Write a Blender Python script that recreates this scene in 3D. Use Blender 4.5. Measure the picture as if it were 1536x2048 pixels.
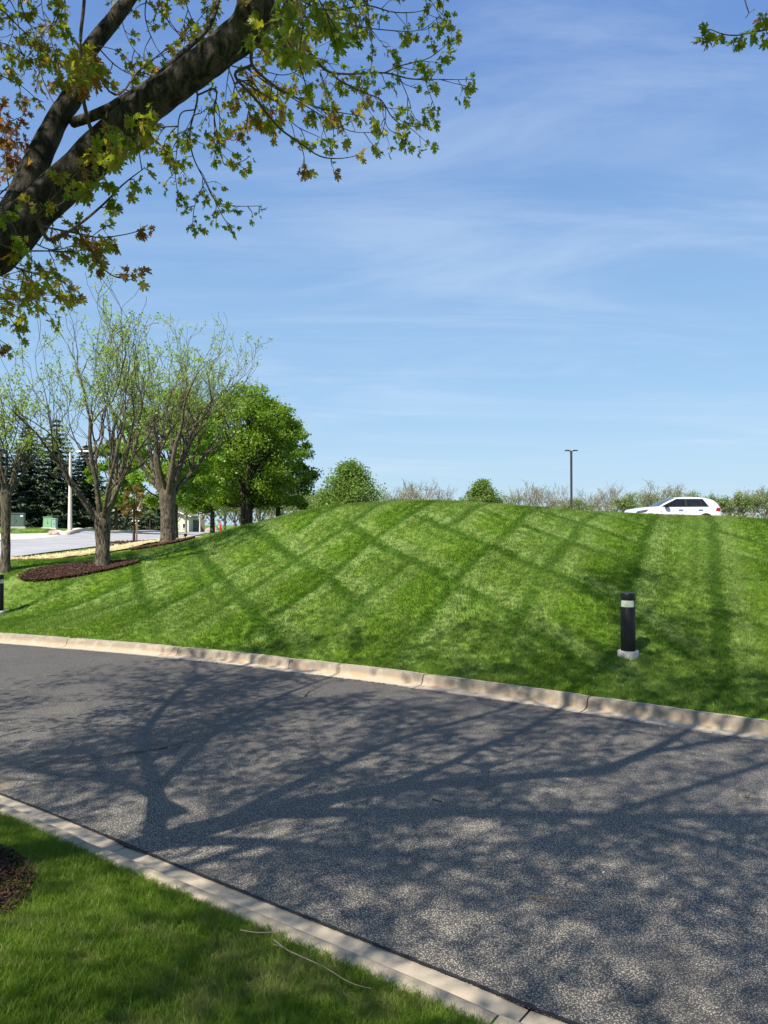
import bpy, math, random
import numpy as np
from mathutils import Vector, Matrix, Euler, noise
R = math.radians
random.seed(7); rng = np.random.default_rng(11)
for o in list(bpy.data.objects): bpy.data.objects.remove(o)
S = bpy.context.scene
C = S.collection
# ------------------------------------------------------------------ camera, light
FPX, W0, H0, EYE, PITCH = 1540.0, 1536.0, 2048.0, 2.2, math.atan(26 / 1540)
cam = bpy.data.cameras.new('camera'); co = bpy.data.objects.new('camera', cam); C.objects.link(co)
cam.sensor_fit = 'VERTICAL'; cam.sensor_height = 36; cam.lens = 36 * FPX / H0
cam.clip_start = .05; cam.clip_end = 3000
co.location = (0, 0, EYE); co.rotation_euler = (R(90) + PITCH, 0, 0); S.camera = co
SUN_EL, SUN_AZ = R(50), R(40)          # shadows run away from the camera, 40 degrees to the right
sun = bpy.data.lights.new('sun', 'SUN'); so = bpy.data.objects.new('sun', sun); C.objects.link(so)
sun.energy = 5.0; sun.angle = R(.6); sun.color = (1, .93, .82)
sd = Vector((-math.sin(SUN_AZ) * math.cos(SUN_EL), -math.cos(SUN_AZ) * math.cos(SUN_EL), math.sin(SUN_EL)))
so.rotation_euler = sd.to_track_quat('Z', 'Y').to_euler(); so.location = (-8, -10, 20)
S.view_settings.view_transform = 'Standard'; S.view_settings.look = 'None'
S.view_settings.exposure = 0.72; S.view_settings.gamma = 1
S.render.engine = 'CYCLES'
S.cycles.max_bounces = 6; S.cycles.diffuse_bounces = 3; S.cycles.transparent_max_bounces = 6

def nd(nt, typ, ins=None, **props):
    n = nt.nodes.new(typ)
    for k, v in props.items(): setattr(n, k, v)
    for k, v in (ins or {}).items():
        s = n.inputs[k]
        if isinstance(v, bpy.types.NodeSocket): nt.links.new(v, s)
        else: s.default_value = v
    return n
def mth(nt, op, a, b=0.0, c=0.0, clamp=False):
    n = nd(nt, 'ShaderNodeMath', {0: a, 1: b, 2: c}, operation=op, use_clamp=clamp); return n.outputs[0]
def mix(nt, f, a, b, mode='MIX'):
    n = nd(nt, 'ShaderNodeMix', {0: f}, data_type='RGBA', blend_type=mode)
    for i, v in ((6, a), (7, b)):
        if isinstance(v, bpy.types.NodeSocket): nt.links.new(v, n.inputs[i])
        else: n.inputs[i].default_value = tuple(v) + ((1,) if len(v) == 3 else ())
    return n.outputs[2]
def nz(nt, vec, scale, detail=3, rough=.55, dist=0):
    n = nd(nt, 'ShaderNodeTexNoise', {'Scale': scale, 'Detail': detail, 'Roughness': rough, 'Distortion': dist})
    if vec is not None: nt.links.new(vec, n.inputs['Vector'])
    return n.outputs['Fac']
def ramp(nt, f, a, b, c=0., d=1., smooth=True):
    n = nd(nt, 'ShaderNodeMapRange', {0: f, 1: a, 2: b, 3: c, 4: d})
    n.interpolation_type = 'SMOOTHSTEP' if smooth else 'LINEAR'
    return n.outputs[0]

w = bpy.data.worlds.new('World'); S.world = w; w.use_nodes = True
nt = w.node_tree; nt.nodes.clear()
sky = nd(nt, 'ShaderNodeTexSky', sky_type='NISHITA'); sky.sun_disc = False
sky.sun_elevation = SUN_EL; sky.sun_rotation = math.pi + SUN_AZ
sky.air_density = 1.0; sky.dust_density = .8; sky.ozone_density = 1.3; sky.altitude = 200
tc = nd(nt, 'ShaderNodeTexCoord').outputs['Generated']
sp = nd(nt, 'ShaderNodeSeparateXYZ', {0: tc})
zz = mth(nt, 'MAXIMUM', sp.outputs[2], .02)
zz2 = mth(nt, 'ADD', zz, .12)
cx_ = mth(nt, 'DIVIDE', sp.outputs[0], zz2); cy_ = mth(nt, 'DIVIDE', sp.outputs[1], zz2)
cv = nd(nt, 'ShaderNodeCombineXYZ', {0: cx_, 1: cy_, 2: 0.0}).outputs[0]
mp = nd(nt, 'ShaderNodeMapping', {0: cv, 2: (0, 0, R(28)), 3: (.55, 1.7, 1)}).outputs[0]
c1 = nz(nt, mp, 1.1, 7, .62, .7); c2 = nz(nt, cv, .55, 3, .5, .2)
cm = mth(nt, 'MULTIPLY', ramp(nt, c1, .40, .74), ramp(nt, c2, .28, .56))
lowv = ramp(nt, sp.outputs[2], .0, .4, .12, .0)
cm = mth(nt, 'ADD', mth(nt, 'MULTIPLY', cm, .40), lowv, clamp=True)
grad = nd(nt, 'ShaderNodeValToRGB', {0: sp.outputs[2]}); els = grad.color_ramp.elements
while len(els) < 5: els.new(.5)
for el_, (p_, c_) in zip(els, ((0, (.56, .80, 1.0)), (.06, (.50, .765, 1.0)), (.17, (.375, .655, .99)), (.52, (.185, .365, .80)), (1, (.14, .28, .63)))): el_.position = p_; el_.color = c_ + (1,)
grad = mix(nt, 1., grad.outputs[0], (5.85, 5.85, 5.85, 1), 'MULTIPLY')
skyc = mix(nt, .85, sky.outputs[0], grad)
skm = mix(nt, cm, skyc, (4.4, 5.3, 6.5, 1))
bg = nd(nt, 'ShaderNodeBackground', {0: skm, 1: .0935})
nt.links.new(bg.outputs[0], nd(nt, 'ShaderNodeOutputWorld').inputs[0])

# ------------------------------------------------------------------ pixels to places
cp, sp_ = math.cos(PITCH), math.sin(PITCH)
def P(px, py, d):
    u = (px - W0 / 2) / FPX; v = (H0 / 2 - py) / FPX
    y = cp - v * sp_; z = sp_ + v * cp
    return np.array((u * d / y, d, EYE + z * d / y))
def proj(p):
    x, y, z = p[0], p[1], p[2] - EYE
    dep = y * cp + z * sp_; up = -y * sp_ + z * cp
    if dep <= .05: return (-9999, -9999, dep)
    return (W0 / 2 + FPX * x / dep, H0 / 2 - FPX * up / dep, dep)
def catmull(pts, n):
    pts = np.asarray(pts, float)
    if len(pts) < 3 or n < 2: return pts
    q = np.vstack([2 * pts[0] - pts[1], pts, 2 * pts[-1] - pts[-2]]); out = []
    for i in range(1, len(q) - 2):
        for t in np.arange(n) / n:
            a, b, c, d = q[i - 1], q[i], q[i + 1], q[i + 2]
            out.append(.5 * ((2 * b) + (c - a) * t + (2 * a - 5 * b + 4 * c - d) * t * t + (-a + 3 * b - 3 * c + d) * t ** 3))
    out.append(q[-2]); return np.array(out)
# road edges (where the asphalt meets the gutters)
FE = catmull([(-40, 22.5), (-28, 20.5), (-20, 18.6), (-12, 16.2), (-7.19, 14.3), (-4.87, 13.35), (-2.8, 12.34), (-1.13, 11.35), (.22, 10.52), (1.97, 9.28), (3.3, 8.26), (3.91, 7.82), (8, 4.9), (14, .6), (24, -7), (40, -20)], 10)
NE = catmull([(-40, 15), (-28, 13.6), (-20, 12.4), (-10, 9.9), (-6, 8.15), (-3.15, 6.31), (-1.2, 4.88), (.825, 3.41), (4, 1.1), (8, -1.8), (14, -6.4), (24, -14), (38, -25)], 10)
def sdist(poly, x, y):
    x = np.atleast_1d(np.asarray(x, float)); y = np.atleast_1d(np.asarray(y, float))
    best = np.full(x.shape, 1e9)
    for a, b in zip(poly[:-1], poly[1:]):
        d = b - a; L = d @ d
        t = np.clip(((x - a[0]) * d[0] + (y - a[1]) * d[1]) / L, 0, 1)
        best = np.minimum(best, (x - a[0] - t * d[0]) ** 2 + (y - a[1] - t * d[1]) ** 2)
    return np.sqrt(best) * np.sign(y - np.interp(x, poly[:, 0], poly[:, 1]))
def offset(poly, d):
    t = np.gradient(poly, axis=0); t /= np.linalg.norm(t, axis=1)[:, None]
    return poly + np.stack([-t[:, 1], t[:, 0]], 1) * d
KW = .40
CTRL = [(1536, 1040, 24), (1440, 1034, 24), (1340, 1032, 23.6), (1250, 1028, 23.3), (1143, 1021, 23), (1000, 1011, 22.5), (900, 1008, 22), (800, 1013, 22), (700, 1021, 22.5), (600, 1031, 23), (550, 1039, 24), (500, 1050, 25), (450, 1062, 27), (405, 1073, 30),
        (335, 1090, 27), (205, 1133, 21), (10, 1140, 20), (100, 1121, 23), (250, 1101, 27), (62, 1111, 25.5), (200, 1094, 31), (300, 1083, 37), (350, 1076, 45), (400, 1070, 60),
        (21, 1082, 35), (114, 1074, 40), (195, 1068, 50), (280, 1066, 60), (360, 1067, 75), (360, 1066, 95), (265, 1061, 78), (100, 1057, 46), (34, 1056, 44), (140, 1067, 42), (60, 1049, 58), (-60, 1049, 55), (-60, 1085, 32),
        (1255, 1312, 11.2), (900, 1200, 13.6), (900, 1085, 17.6), (1300, 1150, 14.6), (600, 1200, 15), (600, 1105, 19), (300, 1200, 17), (2, 1214, 18.5), (400, 1150, 19), (480, 1090, 22), (1536, 1250, 12.2), (1536, 1120, 17), (1150, 1220, 12.6)]
cpts = [tuple(P(*c)) for c in CTRL]
fo = offset(FE, KW)
cpts += [(a[0], a[1], .13) for a in fo[::3] if -30 < a[0] < 26]
cpts += [(-3, 32, 2.1), (5, 31, 2.02), (12, 30, 2.02), (20, 29.5, 2.02), (0, 45, 2.0), (15, 38, 2.02), (15, 45, 2.02), (30, 45, 2.0), (0, 80, 1.9), (40, 80, 1.8), (-20, 130, 1.3), (50, 130, 1.8), (130, 110, 1.6), (-110, 110, 1.8), (-60, 62, 2.2), (-50, 32, 1.5), (-34, 24, .6), (34, 14, 1.6), (60, 20, 1.7), (-110, 30, 1.5)]
cpts = np.array(cpts)
def tps(r2): return np.where(r2 > 1e-9, .5 * r2 * np.log(np.maximum(r2, 1e-9)), 0)
n_ = len(cpts); D2 = ((cpts[:, None, :2] - cpts[None, :, :2]) ** 2).sum(-1)
A = np.zeros((n_ + 3, n_ + 3)); A[:n_, :n_] = tps(D2) + np.eye(n_) * .02; A[:n_, n_] = 1; A[:n_, n_ + 1:] = cpts[:, :2]; A[n_:, :n_] = A[:n_, n_:].T
wts = np.linalg.solve(A, np.concatenate([cpts[:, 2], [0, 0, 0]]))
def ground(x, y):
    x = np.atleast_1d(np.asarray(x, float)); y = np.atleast_1d(np.asarray(y, float))
    xc = np.clip(x, -110, 130); yc = np.clip(y, -10, 135)
    z = wts[n_] + wts[n_ + 1] * xc + wts[n_ + 2] * yc
    for i in range(n_): z = z + wts[i] * tps((xc - cpts[i, 0]) ** 2 + (yc - cpts[i, 1]) ** 2)
    far = np.clip((np.hypot(x, y) - 90) / 60, 0, 1); z = z * (1 - far) + 1.7 * far
    dF = sdist(FE, x, y); dN = -sdist(NE, x, y)
    b = np.clip((dF - KW) / .5, 0, 1); z = .128 * (1 - b) + np.maximum(z, .10) * b
    z = np.where(dF < KW - .06, -.22, z)
    zn = .128 + np.clip(dN - KW, 0, 3.4) * .17
    zn = zn + .015 * np.sin(x * 3.1 + 1) * np.sin(y * 2.7) * np.clip((dN - KW) * 2, 0, 1)
    z = np.where(dN > KW - .06, zn, z)
    return z
def gz(x, y): return float(ground(x, y)[0])
def G(px, d, dz=0.0):
    x = (px - W0 / 2) / FPX * d; return (x, d, gz(x, d) + dz)

# ------------------------------------------------------------------ object helpers
def tag(o, label=None, cat=None, group=None, kind=None):
    if label: o['label'] = label
    if cat: o['category'] = cat
    if group: o['group'] = group
    if kind: o['kind'] = kind
    return o
def thing(name, loc, label, cat, group=None, rz=0):
    o = bpy.data.objects.new(name, None); C.objects.link(o); o.location = loc; o.rotation_euler = (0, 0, rz)
    o.empty_display_size = .2
    return tag(o, label, cat, group)
def mesh_np(name, V, F, mats=None, smooth=False, tint=None, vattr=None, mi=None):
    me = bpy.data.meshes.new(name)
    V = np.asarray(V, np.float32)
    if isinstance(F, np.ndarray):
        k = F.shape[1]
        me.vertices.add(len(V)); me.vertices.foreach_set('co', V.ravel())
        me.loops.add(F.size); me.loops.foreach_set('vertex_index', F.astype(np.int32).ravel())
        me.polygons.add(len(F)); me.polygons.foreach_set('loop_start', np.arange(0, F.size, k, dtype=np.int32))
        me.polygons.foreach_set('loop_total', np.full(len(F), k, dtype=np.int32))
        me.update(calc_edges=True)
    else:
        me.from_pydata([tuple(v) for v in V], [], F); me.update()
    if smooth: me.polygons.foreach_set('use_smooth', np.ones(len(me.polygons), bool))
    if mi is not None: me.polygons.foreach_set('material_index', np.asarray(mi, np.int32))
    if tint is not None:
        a = me.attributes.new('tint', 'FLOAT', 'FACE'); a.data.foreach_set('value', np.asarray(tint, np.float32))
    if vattr is not None:
        for k2, v in vattr.items():
            a = me.attributes.new(k2, 'FLOAT', 'POINT'); a.data.foreach_set('value', np.asarray(v, np.float32))
    for m in (mats or []): me.materials.append(m)
    return me
def add(name, me, parent=None, kind=None, loc=(0, 0, 0)):
    o = bpy.data.objects.new(name, me); C.objects.link(o); o.location = loc
    if parent: o.parent = parent
    if kind: o['kind'] = kind
    return o
class MB:
    """collects shapes for ONE mesh"""
    def __init__(s): s.v = []; s.f = []
    def put(s, V, F):
        o = len(s.v); s.v += [tuple(v) for v in V]; s.f += [tuple(i + o for i in f) for f in F]; return s
    def box(s, c, d, rz=0, ch=0):
        x, y, z = d[0] / 2, d[1] / 2, d[2] / 2; ca, sa = math.cos(rz), math.sin(rz)
        b = ch
        V = [];
        if b:
            pts = [(-x + b, -y), (x - b, -y), (x, -y + b), (x, y - b), (x - b, y), (-x + b, y), (-x, y - b), (-x, -y + b)]
        else: pts = [(-x, -y), (x, -y), (x, y), (-x, y)]
        n = len(pts)
        lay = [(-z, 1), (z - b, 1), (z, None)] if b else [(-z, 1), (z, 1)]
        for lz, k in lay:
            for q in pts:
                qx, qy = q if k else (q[0] * (1 - b / x), q[1] * (1 - b / y))
                V.append((c[0] + qx * ca - qy * sa, c[1] + qx * sa + qy * ca, c[2] + lz))
        F = [tuple(range(n))[::-1]]
        for l in range(len(lay) - 1):
            for i in range(n): F.append((l * n + i, l * n + (i + 1) % n, (l + 1) * n + (i + 1) % n, (l + 1) * n + i))
        F.append(tuple((len(lay) - 1) * n + i for i in range(n)))
        return s.put(V, F)
    def lathe(s, prof, c=(0, 0, 0), n=24, axis='z'):
        V = []
        for r, h in prof:
            for i in range(n):
                a = 2 * math.pi * i / n
                q = (r * math.cos(a), r * math.sin(a), h) if axis == 'z' else (r * math.cos(a), h, r * math.sin(a))
                V.append((c[0] + q[0], c[1] + q[1], c[2] + q[2]))
        F = [(k * n + i, k * n + (i + 1) % n, (k + 1) * n + (i + 1) % n, (k + 1) * n + i) for k in range(len(prof) - 1) for i in range(n)]
        F.append(tuple(range(n))[::-1]); F.append(tuple((len(prof) - 1) * n + i for i in range(n)))
        return s.put(V, F)
    def tube(s, pts, rad, n=6):
        V, F = tube_arrays(pts, rad, n); return s.put(V, [tuple(f) for f in F])
    def poly(s, V): return s.put(V, [tuple(range(len(V)))])
    def build(s, name, mat, parent=None, smooth=False, kind=None, loc=(0, 0, 0)):
        me = bpy.data.meshes.new(name); me.from_pydata(s.v, [], s.f); me.update()
        me.materials.append(mat)
        if smooth:
            me.polygons.foreach_set('use_smooth', np.ones(len(me.polygons), bool))
            me.set_sharp_from_angle(angle=R(40))
        return add(name, me, parent, kind, loc)
def tube_arrays(pts, rad, n=6):
    pts = np.asarray(pts, float); m = len(pts); rad = np.broadcast_to(rad, (m,))
    t = np.gradient(pts, axis=0); t /= np.linalg.norm(t, axis=1)[:, None] + 1e-9
    up = np.array((0, 0, 1.)) if abs(t[0, 2]) < .8 else np.array((1., 0, 0))
    a = np.cross(t, up); a /= np.linalg.norm(a, axis=1)[:, None] + 1e-9
    b = np.cross(a, t)
    an = 2 * np.pi * np.arange(n) / n
    V = pts[:, None] + rad[:, None, None] * (np.cos(an)[None, :, None] * a[:, None] + np.sin(an)[None, :, None] * b[:, None])
    V = V.reshape(-1, 3)
    i = np.arange(n); j = (i + 1) % n
    F = np.concatenate([np.stack([k * n + i, k * n + j, (k + 1) * n + j, (k + 1) * n + i], 1) for k in range(m - 1)])
    return V, F
class Tubes:
    def __init__(s): s.V = []; s.F = []; s.n = 0
    def add(s, pts, rad, n=6):
        V, F = tube_arrays(pts, rad, n); s.V.append(V); s.F.append(F + s.n); s.n += len(V)
    def mesh(s, name, mat): return mesh_np(name, np.concatenate(s.V), np.concatenate(s.F), [mat], smooth=True)
def rand_rot(n, r=rng, flat=None):
    """random rotation matrices; flat: 0 any .. 1 face roughly up"""
    q = r.normal(size=(n, 4))
    if flat is not None:
        q[:, 1] *= (1 - flat); q[:, 2] *= (1 - flat)
    q /= np.linalg.norm(q, axis=1)[:, None]
    w_, x, y, z = q.T
    return np.stack([1 - 2 * (y * y + z * z), 2 * (x * y - z * w_), 2 * (x * z + y * w_), 2 * (x * y + z * w_), 1 - 2 * (x * x + z * z), 2 * (y * z - x * w_), 2 * (x * z - y * w_), 2 * (y * z + x * w_), 1 - 2 * (x * x + y * y)], 1).reshape(-1, 3, 3)
def cloud(pos, size, tv, tf, Rm=None, tint=None, flat=None):
    pos = np.asarray(pos, float); n = len(pos); size = np.broadcast_to(size, (n,))
    if Rm is None: Rm = rand_rot(n, flat=flat)
    V = np.einsum('nij,kj->nki', Rm, tv) * size[:, None, None] + pos[:, None]
    F = (tf[None] + (np.arange(n) * len(tv))[:, None, None]).reshape(-1, tf.shape[1])
    T = np.repeat(rng.random(n) if tint is None else tint, len(tf))
    return V.reshape(-1, 3), F, T

# ------------------------------------------------------------------ materials
def mat(name): 
    m = bpy.data.materials.new(name); m.use_nodes = True; m.node_tree.nodes.clear(); return m, m.node_tree
def finish(nt, col, rough=.8, bump=None, bd=.01, bs=.5, trans=0, metal=0, spec=.5, tcol=None, coat=0):
    b = nd(nt, 'ShaderNodeBsdfPrincipled', {'Roughness': rough, 'Metallic': metal, 'Specular IOR Level': spec, 'Coat Weight': coat})
    if isinstance(col, bpy.types.NodeSocket): nt.links.new(col, b.inputs[0])
    else: b.inputs[0].default_value = tuple(col) + (1,)
    if bump is not None:
        bn = nd(nt, 'ShaderNodeBump', {'Height': bump, 'Distance': bd, 'Strength': bs}); nt.links.new(bn.outputs[0], b.inputs['Normal'])
    out = b.outputs[0]
    if trans:
        t = nd(nt, 'ShaderNodeBsdfTranslucent')
        if tcol is None: tcol = col
        if isinstance(tcol, bpy.types.NodeSocket): nt.links.new(tcol, t.inputs[0])
        else: t.inputs[0].default_value = tuple(tcol) + (1,)
        out = nd(nt, 'ShaderNodeMixShader', {0: trans, 1: out, 2: t.outputs[0]}).outputs[0]
    nt.links.new(out, nd(nt, 'ShaderNodeOutputMaterial').inputs[0])
def plain(name, col, rough=.6, metal=0, var=.12, sc=20, bump=0, coat=0, spec=.5):
    m, nt = mat(name); p = nd(nt, 'ShaderNodeTexCoord').outputs['Object']
    f = nz(nt, p, sc, 4)
    c = mix(nt, ramp(nt, f, .3, .7), tuple(x * (1 - var) for x in col), tuple(min(1, x * (1 + var)) for x in col))
    finish(nt, c, rough, f if bump else None, bump, .5, metal=metal, coat=coat, spec=spec); return m
def mow_shading(nt, pos):
    """mowing lines, light and shade of bent blades painted as colour: two crossing sets of passes, with softly wandering edges"""
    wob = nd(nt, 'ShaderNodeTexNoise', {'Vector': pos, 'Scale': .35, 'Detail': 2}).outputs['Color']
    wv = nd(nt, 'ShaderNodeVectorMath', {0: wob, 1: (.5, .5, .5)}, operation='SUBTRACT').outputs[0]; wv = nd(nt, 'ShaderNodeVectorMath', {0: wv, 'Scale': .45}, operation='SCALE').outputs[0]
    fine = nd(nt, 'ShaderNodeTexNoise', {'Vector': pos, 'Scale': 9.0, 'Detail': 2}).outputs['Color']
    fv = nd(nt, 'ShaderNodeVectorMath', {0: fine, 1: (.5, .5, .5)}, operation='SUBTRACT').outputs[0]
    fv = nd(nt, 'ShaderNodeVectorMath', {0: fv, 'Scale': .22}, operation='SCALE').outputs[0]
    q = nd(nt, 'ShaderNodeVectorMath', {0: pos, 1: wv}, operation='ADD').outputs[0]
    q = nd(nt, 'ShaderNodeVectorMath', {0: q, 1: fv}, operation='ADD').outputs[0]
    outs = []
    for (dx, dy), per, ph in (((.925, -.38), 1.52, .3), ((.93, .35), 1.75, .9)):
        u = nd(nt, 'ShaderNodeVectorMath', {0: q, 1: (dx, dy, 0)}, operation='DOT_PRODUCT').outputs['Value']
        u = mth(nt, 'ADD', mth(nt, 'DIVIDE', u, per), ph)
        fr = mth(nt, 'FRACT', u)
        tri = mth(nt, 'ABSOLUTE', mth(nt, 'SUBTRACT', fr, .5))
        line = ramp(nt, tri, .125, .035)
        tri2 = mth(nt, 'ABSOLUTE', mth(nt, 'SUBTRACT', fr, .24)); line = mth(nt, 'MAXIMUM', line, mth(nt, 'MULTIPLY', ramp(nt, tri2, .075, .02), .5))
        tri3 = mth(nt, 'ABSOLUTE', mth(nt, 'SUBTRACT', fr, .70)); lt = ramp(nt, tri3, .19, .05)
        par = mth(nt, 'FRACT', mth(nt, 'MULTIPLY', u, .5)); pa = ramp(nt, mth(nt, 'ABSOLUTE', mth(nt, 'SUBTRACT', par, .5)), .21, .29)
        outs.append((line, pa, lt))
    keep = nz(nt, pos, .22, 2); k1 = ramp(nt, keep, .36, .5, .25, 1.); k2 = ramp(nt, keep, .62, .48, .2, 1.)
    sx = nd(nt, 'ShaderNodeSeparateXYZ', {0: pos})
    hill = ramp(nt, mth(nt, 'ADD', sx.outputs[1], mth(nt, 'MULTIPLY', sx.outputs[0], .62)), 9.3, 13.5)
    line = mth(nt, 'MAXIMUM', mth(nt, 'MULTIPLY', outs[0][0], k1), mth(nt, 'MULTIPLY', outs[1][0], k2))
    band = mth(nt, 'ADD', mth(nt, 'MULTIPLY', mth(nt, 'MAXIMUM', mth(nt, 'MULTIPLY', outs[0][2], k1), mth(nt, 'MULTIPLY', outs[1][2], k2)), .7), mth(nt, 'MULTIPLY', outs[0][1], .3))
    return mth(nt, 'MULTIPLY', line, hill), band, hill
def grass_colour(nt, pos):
    line, band, hill = mow_shading(nt, pos)  # light and dark of mown, leaning blades, put into the grass colour below
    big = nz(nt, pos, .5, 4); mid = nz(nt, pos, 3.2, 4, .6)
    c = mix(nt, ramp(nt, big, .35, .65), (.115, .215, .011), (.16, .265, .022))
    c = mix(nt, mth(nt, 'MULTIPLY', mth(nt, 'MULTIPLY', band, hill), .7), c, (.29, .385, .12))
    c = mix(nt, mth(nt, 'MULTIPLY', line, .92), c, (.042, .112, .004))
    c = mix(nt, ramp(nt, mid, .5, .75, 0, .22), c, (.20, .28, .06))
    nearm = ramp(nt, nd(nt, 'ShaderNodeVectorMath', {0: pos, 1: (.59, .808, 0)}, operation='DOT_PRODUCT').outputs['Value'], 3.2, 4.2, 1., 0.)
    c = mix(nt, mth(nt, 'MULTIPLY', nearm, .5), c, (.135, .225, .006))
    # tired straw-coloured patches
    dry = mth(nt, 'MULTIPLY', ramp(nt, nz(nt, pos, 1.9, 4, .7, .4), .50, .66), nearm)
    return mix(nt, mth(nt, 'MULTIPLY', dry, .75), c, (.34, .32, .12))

M = {}
m, nt = mat('lawn_soil_and_turf'); pos = nd(nt, 'ShaderNodeNewGeometry').outputs['Position']
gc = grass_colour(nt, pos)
g1 = nz(nt, pos, 70, 3, .7); g2 = nz(nt, pos, 14, 4, .7)
c = mix(nt, ramp(nt, g1, .3, .7, .0, .55), gc, (.035, .075, .006))
dist = nd(nt, 'ShaderNodeSeparateXYZ', {0: pos}).outputs[1]
c = mix(nt, ramp(nt, dist, 26, 38, .0, .0), c, gc)
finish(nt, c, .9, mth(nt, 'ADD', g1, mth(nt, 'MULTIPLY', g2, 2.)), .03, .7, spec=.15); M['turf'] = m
m, nt = mat('grass_blades'); pos = nd(nt, 'ShaderNodeNewGeometry').outputs['Position']
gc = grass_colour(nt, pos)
rnd = nd(nt, 'ShaderNodeAttribute', attribute_name='tint').outputs['Fac']
inr = nd(nt, 'ShaderNodeObjectInfo').outputs['Random']
c = mix(nt, ramp(nt, rnd, .0, 1., .0, .5, False), gc, (.17, .26, .035))
c = mix(nt, ramp(nt, inr, .0, 1., .0, .22, False), c, (.05, .13, .006))
c = mix(nt, ramp(nt, rnd, .93, .94, 0, .7), c, (.36, .32, .14))
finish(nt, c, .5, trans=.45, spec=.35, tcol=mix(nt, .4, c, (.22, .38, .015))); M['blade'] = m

m, nt = mat('asphalt'); pos = nd(nt, 'ShaderNodeNewGeometry').outputs['Position']
v1 = nd(nt, 'ShaderNodeTexVoronoi', {'Vector': pos, 'Scale': 112.0}); v2 = nd(nt, 'ShaderNodeTexVoronoi', {'Vector': pos, 'Scale': 210.0})
s1 = nd(nt, 'ShaderNodeSeparateColor', {0: v1.outputs['Color']}).outputs[0]; s2 = nd(nt, 'ShaderNodeSeparateColor', {0: v2.outputs['Color']}).outputs[0]
edge = ramp(nt, v1.outputs['Distance'], .25, .6, 1, .0)
worn = nz(nt, pos, .8, 5, .6)
spx = nd(nt, 'ShaderNodeSeparateXYZ', {0: pos})
# the right-hand end of the drive is worn down to its pale stones, the left end is newer
wl = ramp(nt, mth(nt, 'ADD', mth(nt, 'MULTIPLY', spx.outputs[1], -1.), mth(nt, 'MULTIPLY', worn, 2.5)), -10.5, -2.5)
stone = mix(nt, s1, (.075, .068, .06), (.68, .61, .50))
stone = mix(nt, ramp(nt, s2, .5, .9), stone, (.64, .57, .46))
sf = mth(nt, 'MULTIPLY', edge, ramp(nt, mth(nt, 'ADD', s2, mth(nt, 'MULTIPLY', wl, .6)), .55, .9))
c = mix(nt, mth(nt, 'MULTIPLY', sf, ramp(nt, wl, 0, 1, .35, .95)), mix(nt, worn, (.054, .049, .044), (.086, .079, .070)), stone)
c = mix(nt, ramp(nt, nz(nt, pos, 2.3, 5, .65), .5, .75, 0, .35), c, (.145, .134, .116))
brt = ramp(nt, s1, .975, .99); c = mix(nt, mth(nt, 'MULTIPLY', brt, edge), c, (.75, .73, .68))
stn = ramp(nt, nz(nt, pos, .9, 6, .7, .8), .54, .66, 0, .35); c = mix(nt, stn, c, (.035, .033, .032))
# sandy silt collected at the left near the kerb
silt = mth(nt, 'MULTIPLY', ramp(nt, nz(nt, pos, 1.6, 5, .7), .5, .68), mth(nt, 'MULTIPLY', ramp(nt, spx.outputs[0], -1.6, -3.2), ramp(nt, spx.outputs[1], 8.2, 7.0)))
c = mix(nt, mth(nt, 'MULTIPLY', silt, .45), c, (.27, .20, .12))
h = mth(nt, 'ADD', mth(nt, 'MULTIPLY', edge, s1), mth(nt, 'MULTIPLY', worn, .3))
finish(nt, c, .78, h, .006, .8, spec=.45); M['asphalt'] = m

m, nt = mat('kerb_concrete'); pos = nd(nt, 'ShaderNodeNewGeometry').outputs['Position']
pf = nd(nt, 'ShaderNodeAttribute', attribute_name='across').outputs['Fac']
n1 = nz(nt, pos, 2.2, 5, .65); n2 = nz(nt, pos, 60, 4, .7); n3 = nz(nt, pos, 7, 5, .7); n4 = nz(nt, pos, 220, 2, .6)
c = mix(nt, n1, (.40, .335, .25), (.53, .455, .35))
c = mix(nt, ramp(nt, n2, .5, .72, 0, .45), c, (.25, .21, .16))
c = mix(nt, ramp(nt, n4, .6, .75, 0, .4), c, (.2, .17, .14))
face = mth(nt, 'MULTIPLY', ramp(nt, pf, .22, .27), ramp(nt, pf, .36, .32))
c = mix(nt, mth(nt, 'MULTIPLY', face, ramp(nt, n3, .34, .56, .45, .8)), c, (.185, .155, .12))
rustz = mth(nt, 'MULTIPLY', ramp(nt, pf, .12, .22), ramp(nt, pf, .27, .245))
farm = ramp(nt, nd(nt, 'ShaderNodeVectorMath', {0: pos, 1: (.59, .808, 0)}, operation='DOT_PRODUCT').outputs['Value'], 5, 6)
c = mix(nt, mth(nt, 'MULTIPLY', mth(nt, 'MULTIPLY', rustz, farm), ramp(nt, n3, .40, .66, .05, .75)), c, (.42, .26, .13))
c = mix(nt, mth(nt, 'MULTIPLY', ramp(nt, farm, 0, 1, 1, 0), .45), c, (.43, .36, .27))
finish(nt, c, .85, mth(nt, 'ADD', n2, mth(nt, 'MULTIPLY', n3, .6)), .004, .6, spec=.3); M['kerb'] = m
M['tar'] = plain('tar_joint', (.022, .021, .02), .9, sc=90, bump=.004)
M['street'] = plain('street_asphalt', (.33, .33, .345), .9, sc=.8, var=.10)
M['lot'] = plain('parking_asphalt', (.09, .09, .095), .9, sc=.8)
M['pale_concrete'] = plain('driveway_concrete', (.62, .54, .43), .85, sc=1.1, var=.08)
M['base_concrete'] = plain('cast_concrete', (.55, .50, .44), .85, sc=25, bump=.004)
m, nt = mat('straw_mat'); pos = nd(nt, 'ShaderNodeNewGeometry').outputs['Position']
n1 = nz(nt, pos, 14, 4, .7); c = mix(nt, ramp(nt, n1, .3, .7), (.38, .29, .14), (.78, .66, .42))
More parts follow.
